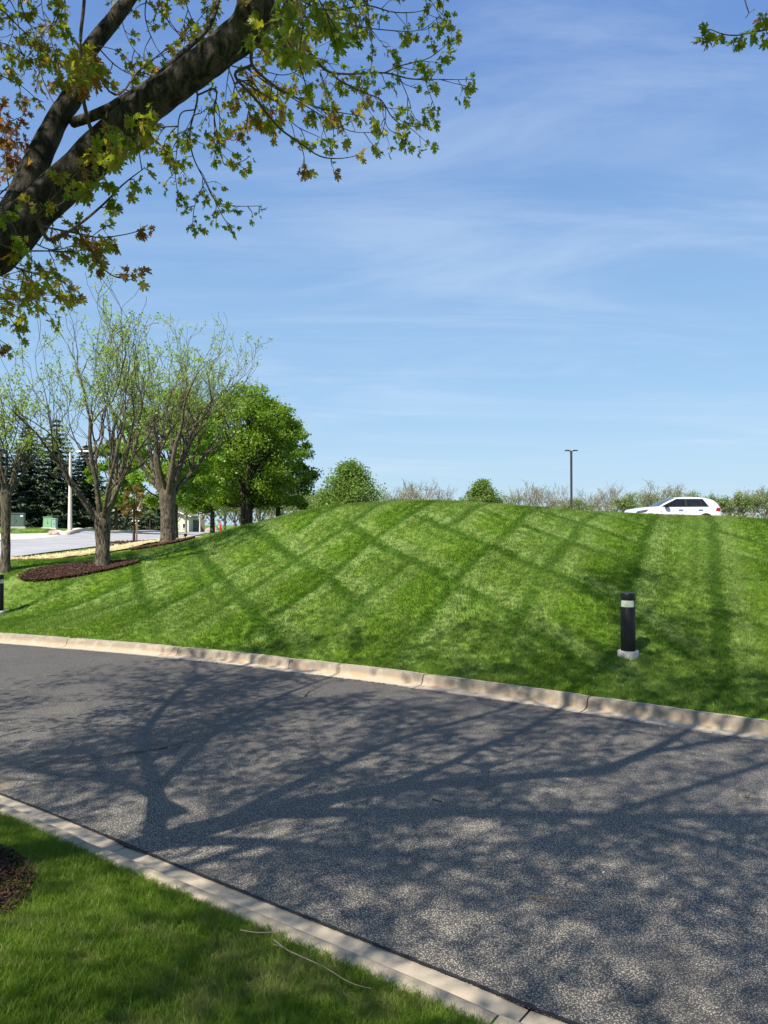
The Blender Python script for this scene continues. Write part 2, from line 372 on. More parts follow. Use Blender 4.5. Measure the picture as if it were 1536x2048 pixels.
c = mix(nt, ramp(nt, nz(nt, pos, 3.0, 4, .7), .52, .66, 0, .75), c, (.12, .19, .03))
finish(nt, c, .9, n1, .05, .8, spec=.2); M['straw'] = m
m, nt = mat('mulch'); pos = nd(nt, 'ShaderNodeNewGeometry').outputs['Position']
t = nd(nt, 'ShaderNodeAttribute', attribute_name='tint').outputs['Fac']
c = mix(nt, t, (.026, .012, .008), (.125, .066, .045)); c = mix(nt, ramp(nt, nz(nt, pos, 50, 3), .4, .7, 0, .6), c, (.02, .01, .008))
finish(nt, c, .9, nz(nt, pos, 90, 3), .01, .8, spec=.2); M['mulch'] = m

def bark(name, a, b, moss, sc=1., ridge=.012):
    m, nt = mat(name); pos = nd(nt, 'ShaderNodeTexCoord').outputs['Object']
    st = nd(nt, 'ShaderNodeMapping', {0: pos, 3: (1, 1, .28)}).outputs[0]
    n1 = nz(nt, st, 22 * sc, 6, .65, .6); n2 = nz(nt, pos, 3 * sc, 4, .6); n3 = nz(nt, pos, 90 * sc, 3, .6)
    c = mix(nt, ramp(nt, n1, .40, .58), tuple(x * .8 for x in a), b)
    c = mix(nt, ramp(nt, n2, .5, .68, 0, .5), c, moss)
    c = mix(nt, ramp(nt, n3, .5, .7, 0, .3), c, tuple(x * .4 for x in a))
    finish(nt, c, .9, mth(nt, 'ADD', n1, mth(nt, 'MULTIPLY', n3, .3)), ridge, .8, spec=.2); return m
M['maple_bark'] = bark('grey_maple_bark', (.020, .017, .014), (.072, .062, .050), (.04, .037, .024), .9, .02)
M['bark'] = bark('ridged_bark', (.042, .033, .025), (.175, .142, .105), (.115, .105, .052), 1.1, .03)
M['dark_bark'] = bark('dark_bark', (.03, .024, .018), (.085, .068, .05), (.06, .05, .03), 1)
M['grey_twig'] = bark('grey_bare_wood', (.17, .145, .12), (.34, .30, .25), (.26, .23, .17), .5)
def leafmat(name, stops, trans=.45, rough=.45, tb=1.5, spec=.4):
    m, nt = mat(name); t = nd(nt, 'ShaderNodeAttribute', attribute_name='tint').outputs['Fac']
    cr = nd(nt, 'ShaderNodeValToRGB', {0: t}); e = cr.color_ramp.elements
    while len(e) < len(stops): e.new(.5)
    for el, (p, col) in zip(e, stops): el.position = p; el.color = tuple(col) + (1,)
    c = cr.outputs[0]
    tcx = mix(nt, 1., c, (tb, tb * 1.08, tb * .55), 'MULTIPLY')
    finish(nt, c, rough, trans=trans, spec=spec, tcol=tcx); return m
MAPLE = [(0, (.10, .165, .014)), (.35, (.17, .215, .018)), (.58, (.27, .25, .035)), (.78, (.27, .16, .045)), (1, (.21, .075, .04))]
M['maple_leaf'] = leafmat('maple_leaves', MAPLE, .5, .45, 1.6)
M['pale_leaf'] = leafmat('young_pale_leaves', [(0, (.17, .25, .045)), (.6, (.28, .38, .09)), (1, (.40, .48, .16))], .45)
M['linden_leaf'] = leafmat('linden_leaves', [(0, (.075, .14, .009)), (.5, (.14, .23, .016)), (1, (.24, .33, .035))], .5)
M['lime_leaf'] = leafmat('lime_leaves', [(0, (.10, .20, .012)), (.5, (.16, .28, .02)), (1, (.26, .38, .045))], .4)
M['red_leaf'] = leafmat('red_green_leaves', [(0, (.10, .16, .02)), (.45, (.22, .20, .04)), (.7, (.16, .06, .03)), (1, (.22, .07, .035))], .4)
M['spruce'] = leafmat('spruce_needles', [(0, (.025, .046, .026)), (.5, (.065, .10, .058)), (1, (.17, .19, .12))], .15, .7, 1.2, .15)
M['mid_green'] = leafmat('mid_green_leaves', [(0, (.08, .15, .025)), (.5, (.14, .22, .035)), (1, (.23, .30, .08))], .4)
M['far_green'] = leafmat('far_leaves', [(0, (.12, .19, .05)), (.6, (.20, .27, .08)), (1, (.30, .34, .14))], .35)

# ------------------------------------------------------------------ ground
def seg(lst):
    out = []
    for a, b, s in lst: out += list(np.arange(a, b, s))
    out.append(lst[-1][1]); return np.array(out)
gx = seg([(-900, -150, 90), (-150, -60, 7), (-60, -20, 1.2), (-20, -9, .4), (-9, 7, .11), (7, 16, .35), (16, 40, 1.2), (40, 150, 7), (150, 900, 90)])
gy = seg([(-300, -30, 45), (-30, -4, 1.3), (-4, 0, .35), (0, 16.5, .11), (16.5, 34, .3), (34, 60, 1.), (60, 150, 5), (150, 1500, 110)])
XX, YY = np.meshgrid(gx, gy); zs = ground(XX.ravel(), YY.ravel())
nx, ny = len(gx), len(gy); ii = (np.arange(ny - 1)[:, None] * nx + np.arange(nx - 1)[None]).ravel()
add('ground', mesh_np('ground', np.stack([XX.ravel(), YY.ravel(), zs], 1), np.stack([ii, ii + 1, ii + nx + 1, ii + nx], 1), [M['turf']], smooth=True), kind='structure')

# drive
a = FE; b = NE[np.linspace(0, len(NE) - 1, len(FE)).round().astype(int)]
b = np.stack([np.interp(np.linspace(0, 1, len(FE)), np.linspace(0, 1, len(NE)), NE[:, k]) for k in (0, 1)], 1)
K = 6; V = []; 
for k in range(K + 1):
    q = a * (1 - k / K) + b * k / K; zc = .006 + .03 * math.sin(math.pi * k / K) ** 1.0 * 0.6
    V.append(np.column_stack([q, np.full(len(q), zc)]))
V = np.concatenate(V); L = len(a); ii = (np.arange(K)[:, None] * L + np.arange(L - 1)[None]).ravel()
road = add('drive', mesh_np('drive', V, np.stack([ii, ii + L, ii + L + 1, ii + 1], 1), [M['asphalt']], smooth=True), kind='structure')

# kerbs, section by section
PROF = [(0, .008), (.12, .012), (.215, .018), (.24, .026), (.258, .055), (.278, .118), (.292, .136), (.312, .142), (.38, .141), (.395, .136), (.40, .12), (.40, -.28), (0, -.28)]
def arclen(poly): return np.concatenate([[0], np.cumsum(np.linalg.norm(np.diff(poly, axis=0), axis=1))])
def kerb(name, poly, side, joints, label):
    root = bpy.data.objects.new(name, None); C.objects.link(root); root['kind'] = 'structure'
    s = arclen(poly); tt = np.gradient(poly, axis=0); tt /= np.linalg.norm(tt, axis=1)[:, None]; nn = np.stack([-tt[:, 1], tt[:, 0]], 1) * side
    for s0, s1 in zip(joints[:-1], joints[1:]):
        gap = .006; n = max(3, int((s1 - s0) / .22)); ss = np.linspace(s0 + gap, s1 - gap, n); r = np.random.default_rng(int(abs(s0) * 100))
        V = []; acr = []; zj = r.normal(0, .002)
        for q in ss:
            x, y = np.interp(q, s, poly[:, 0]), np.interp(q, s, poly[:, 1]); ax, ay = np.interp(q, s, nn[:, 0]), np.interp(q, s, nn[:, 1])
            e = min(q - s0, s1 - q); rd = .012 * max(0, 1 - e / .03)
            for k, (d, z) in enumerate(PROF):
                wob = r.normal(0, .0012) if 0 < k < 9 else 0
                V.append((x + ax * d, y + ay * d, z + wob + (zj if k < 11 else 0) - (rd if k < 11 else 0))); acr.append(d)
        k = len(PROF); F = [(i * k + j, (i + 1) * k + j, (i + 1) * k + (j + 1) % k, i * k + (j + 1) % k) for i in range(n - 1) for j in range(k)]
        if side > 0: F = [f[::-1] for f in F]
        F += [tuple(range(k)), tuple((n - 1) * k + j for j in range(k))[::-1]]
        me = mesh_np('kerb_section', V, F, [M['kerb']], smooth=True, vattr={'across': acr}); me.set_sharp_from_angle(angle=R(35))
        add('kerb_section', me, root)
    return root
def s_at(poly, pt):
    s = arclen(poly); return s[np.argmin(((poly - np.array(pt[:2])) ** 2).sum(1))]
js = [s_at(FE, q) for q in ((-5.75 - .2, 13.8), (-3.6, 12.7), (-1.65, 11.65), (.35, 10.4), (2.25, 9.05))]
Ltot = arclen(FE)[-1]; J = list(js)
while J[0] > 6: J.insert(0, J[0] - 2.4)
while J[-1] < Ltot - 20: J.append(J[-1] + 2.4 + .1 * math.sin(J[-1]))
kerb('far_kerb', FE, 1, J, '')
j0 = s_at(NE, (-1.75, 5.28)); Ln = arclen(NE)[-1]; J = [j0]
while J[0] > 12: J.insert(0, J[0] - 3.0)
while J[-1] < Ln - 22: J.append(J[-1] + 3.0)
kerb('near_kerb', NE, -1, J, '')
# ragged dark joint where the asphalt meets the gutter
def ribbon(name, pts, w, z, mat_, rag=.5, kind='structure', drape=False, seed=1):
    r = np.random.default_rng(seed); pts = np.asarray(pts, float)[:, :2]; s = arclen(pts); n = int(s[-1] / max(w * .6, .02)); n = min(n, 2500)
    q = np.linspace(0, s[-1], n); c = np.stack([np.interp(q, s, pts[:, 0]), np.interp(q, s, pts[:, 1])], 1)
    t = np.gradient(c, axis=0); t /= np.linalg.norm(t, axis=1)[:, None] + 1e-9; nn = np.stack([-t[:, 1], t[:, 0]], 1)
    w1 = w * .5 * (1 + rag * r.normal(size=n)); w2 = w * .5 * (1 + rag * r.normal(size=n))
    w1[[0, -1]] *= .1; w2[[0, -1]] *= .1
    L_ = c + nn * np.abs(w1)[:, None]; R_ = c - nn * np.abs(w2)[:, None]
    zl = np.full(n, z); zr = zl
    if drape: zl = ground(L_[:, 0], L_[:, 1]) + z; zr = ground(R_[:, 0], R_[:, 1]) + z
    V = np.concatenate([np.column_stack([L_, zl]), np.column_stack([R_, zr])]); i = np.arange(n - 1)
    return add(name, mesh_np(name, V, np.stack([i, i + n, i + n + 1, i + 1], 1), [mat_]), kind=kind)
nearp = NE[(NE[:, 0] > -9) & (NE[:, 0] < 7)]
ribbon('tar_joint', offset(nearp, .006), .022, .0175, M['tar'], .3, seed=3)
farp = FE[(FE[:, 0] > -14) & (FE[:, 0] < 9)]
ribbon('tar_joint', offset(farp, -.004), .014, .0175, M['tar'], .5, seed=4)
def gp(px, py, z=.02):  # a point of the flat drive seen at this place
    u = (px - 768) / FPX; v = (1024 - py) / FPX; y = cp - v * sp_; zz = sp_ + v * cp; k = (z - EYE) / zz
    return (u * k, y * k)
def jag(pts, n=14, amp=.02, seed=1):
    r = np.random.default_rng(seed); p = catmull(pts, n); p = p + np.cumsum(r.normal(0, amp * .5, p.shape), 0) * .5 + r.normal(0, amp * .4, p.shape); return p
ribbon('drive_crack', jag([gp(60, 1530), gp(140, 1524), gp(200, 1515), gp(262, 1506), gp(320, 1497), gp(360, 1486), gp(385, 1478)], 12, .012, 2), .018, .030, M['tar'], .6, seed=5)
ribbon('drive_crack', jag([gp(320, 1497), gp(350, 1500), gp(372, 1490)], 8, .01, 8), .012, .030, M['tar'], .6, seed=9)
ribbon('drive_crack', jag([gp(608, 1395), gp(618, 1384), gp(640, 1372), gp(668, 1360), gp(690, 1356)], 9, .012, 3), .014, .028, M['tar'], .6, seed=6)

# street, apron, parking lot: sheets that follow the ground
def sheet(name, A_, B_, mat_, dz=.03, K=10, n=60):
    A_ = catmull(A_, 12); B_ = catmull(B_, 12)
    rs = lambda p: np.stack([np.interp(np.linspace(0, arclen(p)[-1], n), arclen(p), p[:, k]) for k in (0, 1)], 1)
    A_, B_ = rs(A_), rs(B_); V = np.concatenate([A_ * (1 - k / K) + B_ * k / K for k in range(K + 1)])
    z = ground(V[:, 0], V[:, 1]) + dz; ii = (np.arange(K)[:, None] * n + np.arange(n - 1)[None]).ravel()
    me = mesh_np(name, np.column_stack([V, z]), np.stack([ii, ii + n, ii + n + 1, ii + 1], 1), [mat_], smooth=True)
    return add(name, me, kind='structure')
def g2(px, d): return ((px - 768) / FPX * d, d)
sN = [(-40, 16), (-22, 20.5), g2(21, 24.3), g2(62, 25.5), g2(200, 31), g2(300, 37), g2(350, 45), g2(400, 60), g2(425, 90)]
sF = [(-60, 30), (-30, 31), g2(-20, 33), g2(21, 35), g2(114, 40), g2(195, 50), g2(280, 60), g2(345, 72), g2(395, 92)]
sheet('street', sN, sF, M['street'], .05)
sheet('driveway_apron', [g2(-60, 32.5), g2(21, 35), g2(70, 37.3), g2(114, 40), g2(150, 43)], [g2(-60, 38.5), g2(0, 39.2), g2(50, 40), g2(100, 41.2), g2(135, 42.6)], M['pale_concrete'], .055)
sheet('parking_lot', [(-6, 30.5), (5, 29.3), (15, 28.6), (26, 28), (45, 26)], [(-6, 62), (8, 64), (20, 66), (40, 66), (70, 66)], M['lot'], .03)
def strip(name, P_, wd, hgt, mat_, dz=.05):
    p = catmull(P_, 8); n = len(p); t = np.gradient(p, axis=0); t /= np.linalg.norm(t, axis=1)[:, None]; nn = np.stack([-t[:, 1], t[:, 0]], 1)
    V = []; 
    for k, (o_, h_) in enumerate(((-.5, 0), (-.5, 1), (.5, 1), (.5, 0))):
        q = p + nn * o_ * wd; V.append(np.column_stack([q, ground(q[:, 0], q[:, 1]) + (dz + hgt if h_ else -.1)]))
    V = np.concatenate(V); i = np.arange(n - 1); F = np.concatenate([np.stack([i + k * n, i + 1 + k * n, i + 1 + (k + 1) * n, i + (k + 1) * n], 1) for k in range(3)])
    return add(name, mesh_np(name, V, F, [mat_]), kind='structure')
strip('street_kerb', [g2(114, 41.5), g2(140, 41.6), g2(195, 50.5), g2(280, 60.5), g2(345, 72.5)], .35, .14, M['pale_concrete'])
# straw erosion mat beside the street
straw_c = [g2(-60, 20.8), g2(0, 22.0), g2(60, 23.0), g2(130, 24.6), g2(200, 26.6), g2(270, 30), g2(330, 35.5), g2(385, 45)]
sc_ = catmull(straw_c, 10); wv = .62 + .12 * np.sin(np.arange(len(sc_)) * .9); t = np.gradient(sc_, axis=0); t /= np.linalg.norm(t, axis=1)[:, None]; nn = np.stack([-t[:, 1], t[:, 0]], 1)
V = []; KK = 8
for k in range(KK + 1):
    q = sc_ + nn * ((k / KK - .5) * 2 * wv)[:, None]; V.append(np.column_stack([q, ground(q[:, 0], q[:, 1]) + .045 + .03 * rng.random(len(q)) + (.05 if 2 < k < 6 else 0)]))
n = len(sc_); ii = (np.arange(KK)[:, None] * n + np.arange(n - 1)[None]).ravel(); V = np.concatenate(V)
add('straw_strip', mesh_np('straw_strip', V, np.stack([ii, ii + n, ii + n + 1, ii + 1], 1), [M['straw']]), kind='structure')
# loose straw on it
k = 9000; i = rng.integers(0, n, k); q = sc_[i] + nn[i] * (rng.uniform(-1.08, 1.08, k) * wv[i])[:, None] + rng.normal(0, .08, (k, 2))
pos = np.column_stack([q, ground(q[:, 0], q[:, 1]) + rng.uniform(.05, .10, k)])
tv = np.array([(-.5, -.06, 0), (.5, -.04, .05), (.5, .04, .05), (-.5, .06, 0)]); tf = np.array([(0, 1, 2, 3)])
V, F, T = cloud(pos, rng.uniform(.06, .15, k), tv, tf, flat=.85)
M['straw_bit'] = leafmat('straw_bits', [(0, (.42, .33, .15)), (.6, (.72, .6, .36)), (1, (.85, .76, .55))], .2)
add('straw', mesh_np('straw', V, F, [M['straw_bit']], tint=T), kind='stuff')

# ------------------------------------------------------------------ mulch beds
BEDS = []   # x, y, rx, ry, rot
def bed(cx, cy, rx, ry, rot, chips, size, label, dz=.05):
    BEDS.append((cx, cy, rx, ry, rot)); r = np.random.default_rng(int(cx * 100) % 977); n = 48; rings = 6
    V = [(cx, cy, gz(cx, cy) + dz + .02)]; rag = 1 + .06 * np.sin(np.arange(n) * 1.3) + r.normal(0, .03, n); ca, sa = math.cos(rot), math.sin(rot)
    for k in range(1, rings + 1):
        for i in range(n):
            a_ = 2 * math.pi * i / n; u, v = rx * k / rings * math.cos(a_) * rag[i], ry * k / rings * math.sin(a_) * rag[i]
            x, y = cx + u * ca - v * sa, cy + u * sa + v * ca; V.append((x, y, gz(x, y) + (dz if k < rings else -.03) + (.02 * r.random() if k < rings else 0)))
    F = [(0, 1 + i, 1 + (i + 1) % n) for i in range(n)] + [(1 + k * n + i, 1 + (k + 1) * n + i, 1 + (k + 1) * n + (i + 1) % n, 1 + k * n + (i + 1) % n) for k in range(rings - 1) for i in range(n)]
    o = add('mulch_bed', mesh_np('mulch_bed', V, F, [M['mulch']], tint=r.random(len(F)) * .5)); tag(o, label, 'mulch bed')
    a_ = r.uniform(0, 2 * math.pi, chips); rr = np.sqrt(r.random(chips)) * 1.03; u, v = rx * rr * np.cos(a_), ry * rr * np.sin(a_)
    x, y = cx + u * ca - v * sa, cy + u * sa + v * ca; z = ground(x, y) + dz + .015 * r.random(chips) + .01
    bx = np.array([(sx * .5, sy * .18, sz * .08) for sz in (-1, 1) for sx, sy in ((-1, -1), (1, -.7), (.9, 1), (-1, .8))]); bf = np.array([(0, 1, 2, 3), (4, 7, 6, 5), (0, 4, 5, 1), (1, 5, 6, 2), (2, 6, 7, 3), (3, 7, 4, 0)])
    V, F, T = cloud(np.column_stack([x, y, z]), r.uniform(.5, 1.3, chips) * size, bx, bf, flat=.6)
    add('mulch_chips', mesh_np('mulch_chips', V, F, [M['mulch']], tint=T), o, kind='stuff')
T1 = G(205, 21); T2 = G(335, 27); T3 = G(11, 20); TY = G(268, 33.5)
bed(T1[0] - .40, T1[1] - .42, 1.5, .46, R(36), 3600, .07, 'long dark brown mulch bed round the nearest bare-limbed lawn tree')
bed(T2[0] - .1, T2[1] - .2, 1.05, .8, R(20), 1800, .10, 'small brown mulch ring at the foot of the thick-trunked lawn tree')
bed(TY[0] - .15, TY[1], 1.2, .9, 0, 700, .13, 'thin mulch ring round the young staked tree beside the street')
bed(-3.0, 4.0, 1.12, .95, R(-10), 9000, .03, 'dark mulch at the foot of the overhanging maple by the near kerb', .02)
def in_beds(x, y):
    m_ = np.zeros(len(x), bool)
    for cx, cy, rx, ry, rot in BEDS:
        u, v = (x - cx) * math.cos(-rot) - (y - cy) * math.sin(-rot), (x - cx) * math.sin(-rot) + (y - cy) * math.cos(-rot)
        m_ |= (u / rx) ** 2 + (v / ry) ** 2 < .95
    return m_

# ------------------------------------------------------------------ grass
def clump(name, nb, hgt, wid, spread, lean, seed):
    r = np.random.default_rng(seed); V = []; F = []; T = []
    for i in range(nb):
        a_ = r.uniform(0, 2 * math.pi); d = spread * math.sqrt(r.random()); bx_, by_ = d * math.cos(r.uniform(0, 6.28)), d * math.sin(r.uniform(0, 6.28))
        h_ = hgt * r.uniform(.55, 1.1); w_ = wid * r.uniform(.7, 1.2); ln = lean * r.uniform(.2, 1.2) * h_; dx, dy = math.cos(a_), math.sin(a_); b = r.uniform(0, 3.14); px_, py_ = math.cos(b), math.sin(b); o = len(V)
        for k, (t_, ww) in enumerate(((0, 1), (.45, .85), (.8, .5))):
            cx, cy, cz = bx_ + dx * ln * t_ ** 2, by_ + dy * ln * t_ ** 2, h_ * t_ - .004
            V += [(cx - px_ * w_ * ww / 2, cy - py_ * w_ * ww / 2, cz), (cx + px_ * w_ * ww / 2, cy + py_ * w_ * ww / 2, cz)]
        V.append((bx_ + dx * ln, by_ + dy * ln, h_)); F += [(o, o + 1, o + 3, o + 2), (o + 2, o + 3, o + 5, o + 4), (o + 4, o + 5, o + 6)]; t_ = r.random(); T += [t_] * 3
    return bpy.data.objects.new(name, mesh_np(name, V, F, [M['blade']], tint=T))
def grass_field(name, x, y, clumps, smin, smax, leanf=None, seed=1):
    r = np.random.default_rng(seed); z = ground(x, y); n = len(x); e = .05
    nxv = (ground(x + e, y) - z) / e; nyv = (ground(x, y + e) - z) / e; nxv = np.clip(nxv, -.4, .4); nyv = np.clip(nyv, -.4, .4)
    rx = nyv * 1.0; ry = -nxv * 1.0
    if leanf is not None: lx, ly = leanf(x, y); rx = rx + lx; ry = ry + ly
    rot = np.column_stack([rx + r.normal(0, .10, n), ry + r.normal(0, .10, n), r.uniform(0, 6.28, n) if leanf is None else r.uniform(-.5, .5, n)])
    me = bpy.data.meshes.new(name); me.vertices.add(n); me.vertices.foreach_set('co', np.column_stack([x, y, z]).astype(np.float32).ravel())
    a1 = me.attributes.new('rot', 'FLOAT_VECTOR', 'POINT'); a1.data.foreach_set('vector', rot.astype(np.float32).ravel())
    a2 = me.attributes.new('scl', 'FLOAT', 'POINT'); a2.data.foreach_set('value', r.uniform(smin, smax, n).astype(np.float32))
    a3 = me.attributes.new('pick', 'INT', 'POINT'); a3.data.foreach_set('value', r.integers(0, len(clumps), n).astype(np.int32))
    o = add(name, me, kind='stuff')
    coll = bpy.data.collections.new(name + '_clumps')
    for c_ in clumps: coll.objects.link(c_)
    ng = bpy.data.node_groups.new(name, 'GeometryNodeTree'); ng.interface.new_socket('Geometry', in_out='INPUT', socket_type='NodeSocketGeometry'); ng.interface.new_socket('Geometry', in_out='OUTPUT', socket_type='NodeSocketGeometry')
    gi = ng.nodes.new('NodeGroupInput'); go = ng.nodes.new('NodeGroupOutput')
    ci = nd(ng, 'GeometryNodeCollectionInfo', {'Collection': coll, 'Separate Children': True, 'Reset Children': True})
    na = lambda n_, t_: nd(ng, 'GeometryNodeInputNamedAttribute', {'Name': n_}, data_type=t_).outputs[0]
    e2r = nd(ng, 'FunctionNodeEulerToRotation', {0: na('rot', 'FLOAT_VECTOR')}).outputs[0]
    io = nd(ng, 'GeometryNodeInstanceOnPoints', {'Points': gi.outputs[0], 'Instance': ci.outputs[0], 'Pick Instance': True, 'Instance Index': na('pick', 'INT'), 'Rotation': e2r, 'Scale': na('scl', 'FLOAT')})
    ng.links.new(io.outputs[0], go.inputs[0]); md = o.modifiers.new('grass', 'NODES'); md.node_group = ng
    me.materials.append(M['blade'])
    return o
def scatter(x0, x1, y0, y1, dens, seed):
    r = np.random.default_rng(seed); n = int((x1 - x0) * (y1 - y0) * dens); return r.uniform(x0, x1, n), r.uniform(y0, y1, n), r
# near lawn
x, y, r = scatter(-4.2, 2.6, .6, 7.6, 4000, 5); dN = -sdist(NE, x, y)
pxs = 768 + 1540 * x / np.maximum(y, .1)
k_ = (dN > KW - .012) & (dN < 3.0) & ~in_beds(x, y) & ((pxs > -260) & (pxs < 1700) | (r.random(len(x)) < .12))
near_cl = [clump('near_tuft', 11, .052, .0029, .020, .75, s) for s in range(1, 6)] + [clump('near_tall_tuft', 7, .072, .003, .02, 1., 9)]
grass_field('near_grass', x[k_], y[k_], near_cl, .5, .95, seed=2)
# far lawn
def lean_far(x, y):
    u = (.925 * x - .38 * y) / 1.52 + .3; s_ = np.where(np.floor(u) % 2 < 1, 1., -1.)
    # lean along +-A (.38,.925): tilt about the axis across it
    return -.925 * s_ * .3, .38 * s_ * .3
parts = []
for (x0, x1, y0, y1, dens, sd_) in ((-13, 7.5, 6.5, 12.5, 560, 21), (-17, 10, 12.5, 17, 330, 22), (-20, 14, 17, 25, 190, 23), (-26, -4, 25, 42, 45, 24)):
    x, y, r = scatter(x0, x1, y0, y1, dens, sd_); dF = sdist(FE, x, y); u = 768 + 1540 * x / y
    ds = np.min(np.hypot(x[:, None] - sc_[None, ::3, 0], y[:, None] - sc_[None, ::3, 1]), axis=1) if x0 < -12 else np.full(len(x), 9.)
    sy = np.interp(x, [q[0] for q in sN], [q[1] for q in sN])
    # street side: everything left of / beyond the street's near edge stays bare
    stN = catmull(sN, 8); onst = sdist(stN[::-1] if stN[0, 0] > stN[-1, 0] else stN[np.argsort(stN[:, 0])], x, y) > -.05
    onst &= (y > 22) & (u < 420)
    k_ = (dF > KW - .01) & ~in_beds(x, y) & (ds > .66) & ~onst & (u > -160) & (u < 1700)
    parts.append((x[k_], y[k_]))
far_cl = [clump('lawn_tuft', 8, .06, .008, .04, .5, s) for s in range(21, 26)]
far_cl2 = [clump('lawn_far_tuft', 7, .06, .014, .07, .5, s) for s in range(31, 35)]
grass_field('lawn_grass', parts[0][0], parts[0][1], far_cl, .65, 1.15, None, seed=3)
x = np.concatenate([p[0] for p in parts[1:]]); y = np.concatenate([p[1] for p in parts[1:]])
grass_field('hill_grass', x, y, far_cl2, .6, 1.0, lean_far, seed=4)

# ------------------------------------------------------------------ trees
DIAM = np.array([(0, -.5, 0), (.32, .02, .06), (0, .55, 0), (-.32, .02, .06)]); DIAF = np.array([(0, 1, 2, 3)])
def unit(v): return v / (np.linalg.norm(v) + 1e-9)
def grow(tb, tips, p, d, L, r, lev, maxlev, rg, up=.25, kids=3, spread=.6, curl=.18, n_sides=6, ratio=.68, rmin=.004, accept=None):
    m = 5; pts = [p]; dd = d
    for i in range(m):
        dd = unit(dd + rg.normal(0, curl * (.5 if lev == 0 else 1), 3) + np.array((0, 0, up * .25))); pts.append(pts[-1] + dd * L / m)
    pts = np.array(pts); rad = np.linspace(r, max(r * .55, rmin), m + 1)
    if accept is not None and lev > 0 and not accept(pts[-1]): return
    tb.add(pts, rad, n_sides if lev < 2 else (4 if lev < maxlev else 3))
    if lev >= maxlev:
        tips.append((pts[-1], dd)); tips.append((pts[3], dd)); return
    k = kids if isinstance(kids, int) else kids[min(lev, len(kids) - 1)]
    for i in range(k):
        t_ = 1. if i == 0 else rg.uniform(.35, .95); q = pts[0] * 0 + np.array([np.interp(t_ * m, np.arange(m + 1), pts[:, a_]) for a_ in range(3)])
        side = rg.normal(0, 1, 3); side = unit(side - dd * (side @ dd)); s_ = spread * (.45 if i == 0 else 1) * rg.uniform(.6, 1.3)
        nd_ = unit(dd + side * s_ + np.array((0, 0, up * .4)))
        grow(tb, tips, q, nd_, L * ratio * rg.uniform(.75, 1.2), max(np.interp(t_ * m, np.arange(m + 1), rad) * (.8 if i == 0 else .55), rmin), lev + 1, maxlev, rg, up, kids, spread, curl, n_sides, ratio, rmin, accept)

def vase_tree(name, base, label, group, trunk_h, r0, hgt, spread_r, nl, seed, leaves=6500, leafsize=.075, rmin=.006, bark_='bark', leafm='pale_leaf', lean=(0, 0), lev=4, bias=None):
    rg = np.random.default_rng(seed); root = thing(name, base, label, 'tree', group)
    tb = Tubes(); trunk = Tubes(); tips = []
    th = np.array([(0, 0, -.25), (0, 0, .05), (.01, 0, .35), (.0, .02, trunk_h * .6), (lean[0] * .3, lean[1] * .3, trunk_h), (lean[0] * .4, 0, trunk_h * 1.18)])
    rr = np.array([1.45, 1.22, 1.02, .97, 1.16, .85]) * r0; th2 = catmull(np.column_stack([th, rr]), 5)
    V, F = tube_arrays(th2[:, :3], th2[:, 3], 18); V = V.copy()
    for i in range(len(V)):
        q = Vector(V[i]); nv = noise.noise(Vector((q.x * 9, q.y * 9, q.z * 3))) * .10 * r0 + noise.noise(q * 26) * .06 * r0; c_ = Vector((0, 0, q.z)); dirv = (q - c_); V[i] = tuple(q + dirv.normalized() * nv)
    add('trunk', mesh_np('trunk', V, F, [M[bark_]], smooth=True), root)
    for i in range(nl):
        a_ = 2 * math.pi * (i + rg.uniform(-.25, .25)) / nl; out = rg.uniform(.55, 1.05) * (1 if i % 3 else .4)
        d = unit(np.array((math.cos(a_) * out, math.sin(a_) * out, 1.0))); st = np.array((math.cos(a_) * r0 * .45, math.sin(a_) * r0 * .45, trunk_h * rg.uniform(.88, 1.08)))
        grow(tb, tips, st, d, (hgt - trunk_h) * rg.uniform(.33, .42), r0 * rg.uniform(.30, .44), 0, lev, rg, up=.42, kids=(4, 3, 2, 2), spread=.74, curl=.20, ratio=.70, rmin=rmin, accept=lambda q: math.hypot(q[0], q[1]) < spread_r * (.55 + .45 * min(1, q[2] / (hgt * .65))) * 1.1 and q[2] < hgt and math.hypot(q[0], q[1]) < (q[2] - trunk_h) * 1.05 + .35)
    add('limbs', tb.mesh('limbs', M[bark_]), root)
    tp = np.array([t_[0] for t_ in tips]); tp = tp[rg.random(len(tp)) < .62]; k = leaves; i = rg.integers(0, len(tp), k)
    pos = tp[i] + rg.normal(0, .07, (k, 3)); V, F, T = cloud(pos, rg.uniform(.6, 1.3, k) * leafsize, DIAM, DIAF)
    add('crown', mesh_np('crown', V, F, [M[leafm]], tint=T), root, kind=None)
    return root

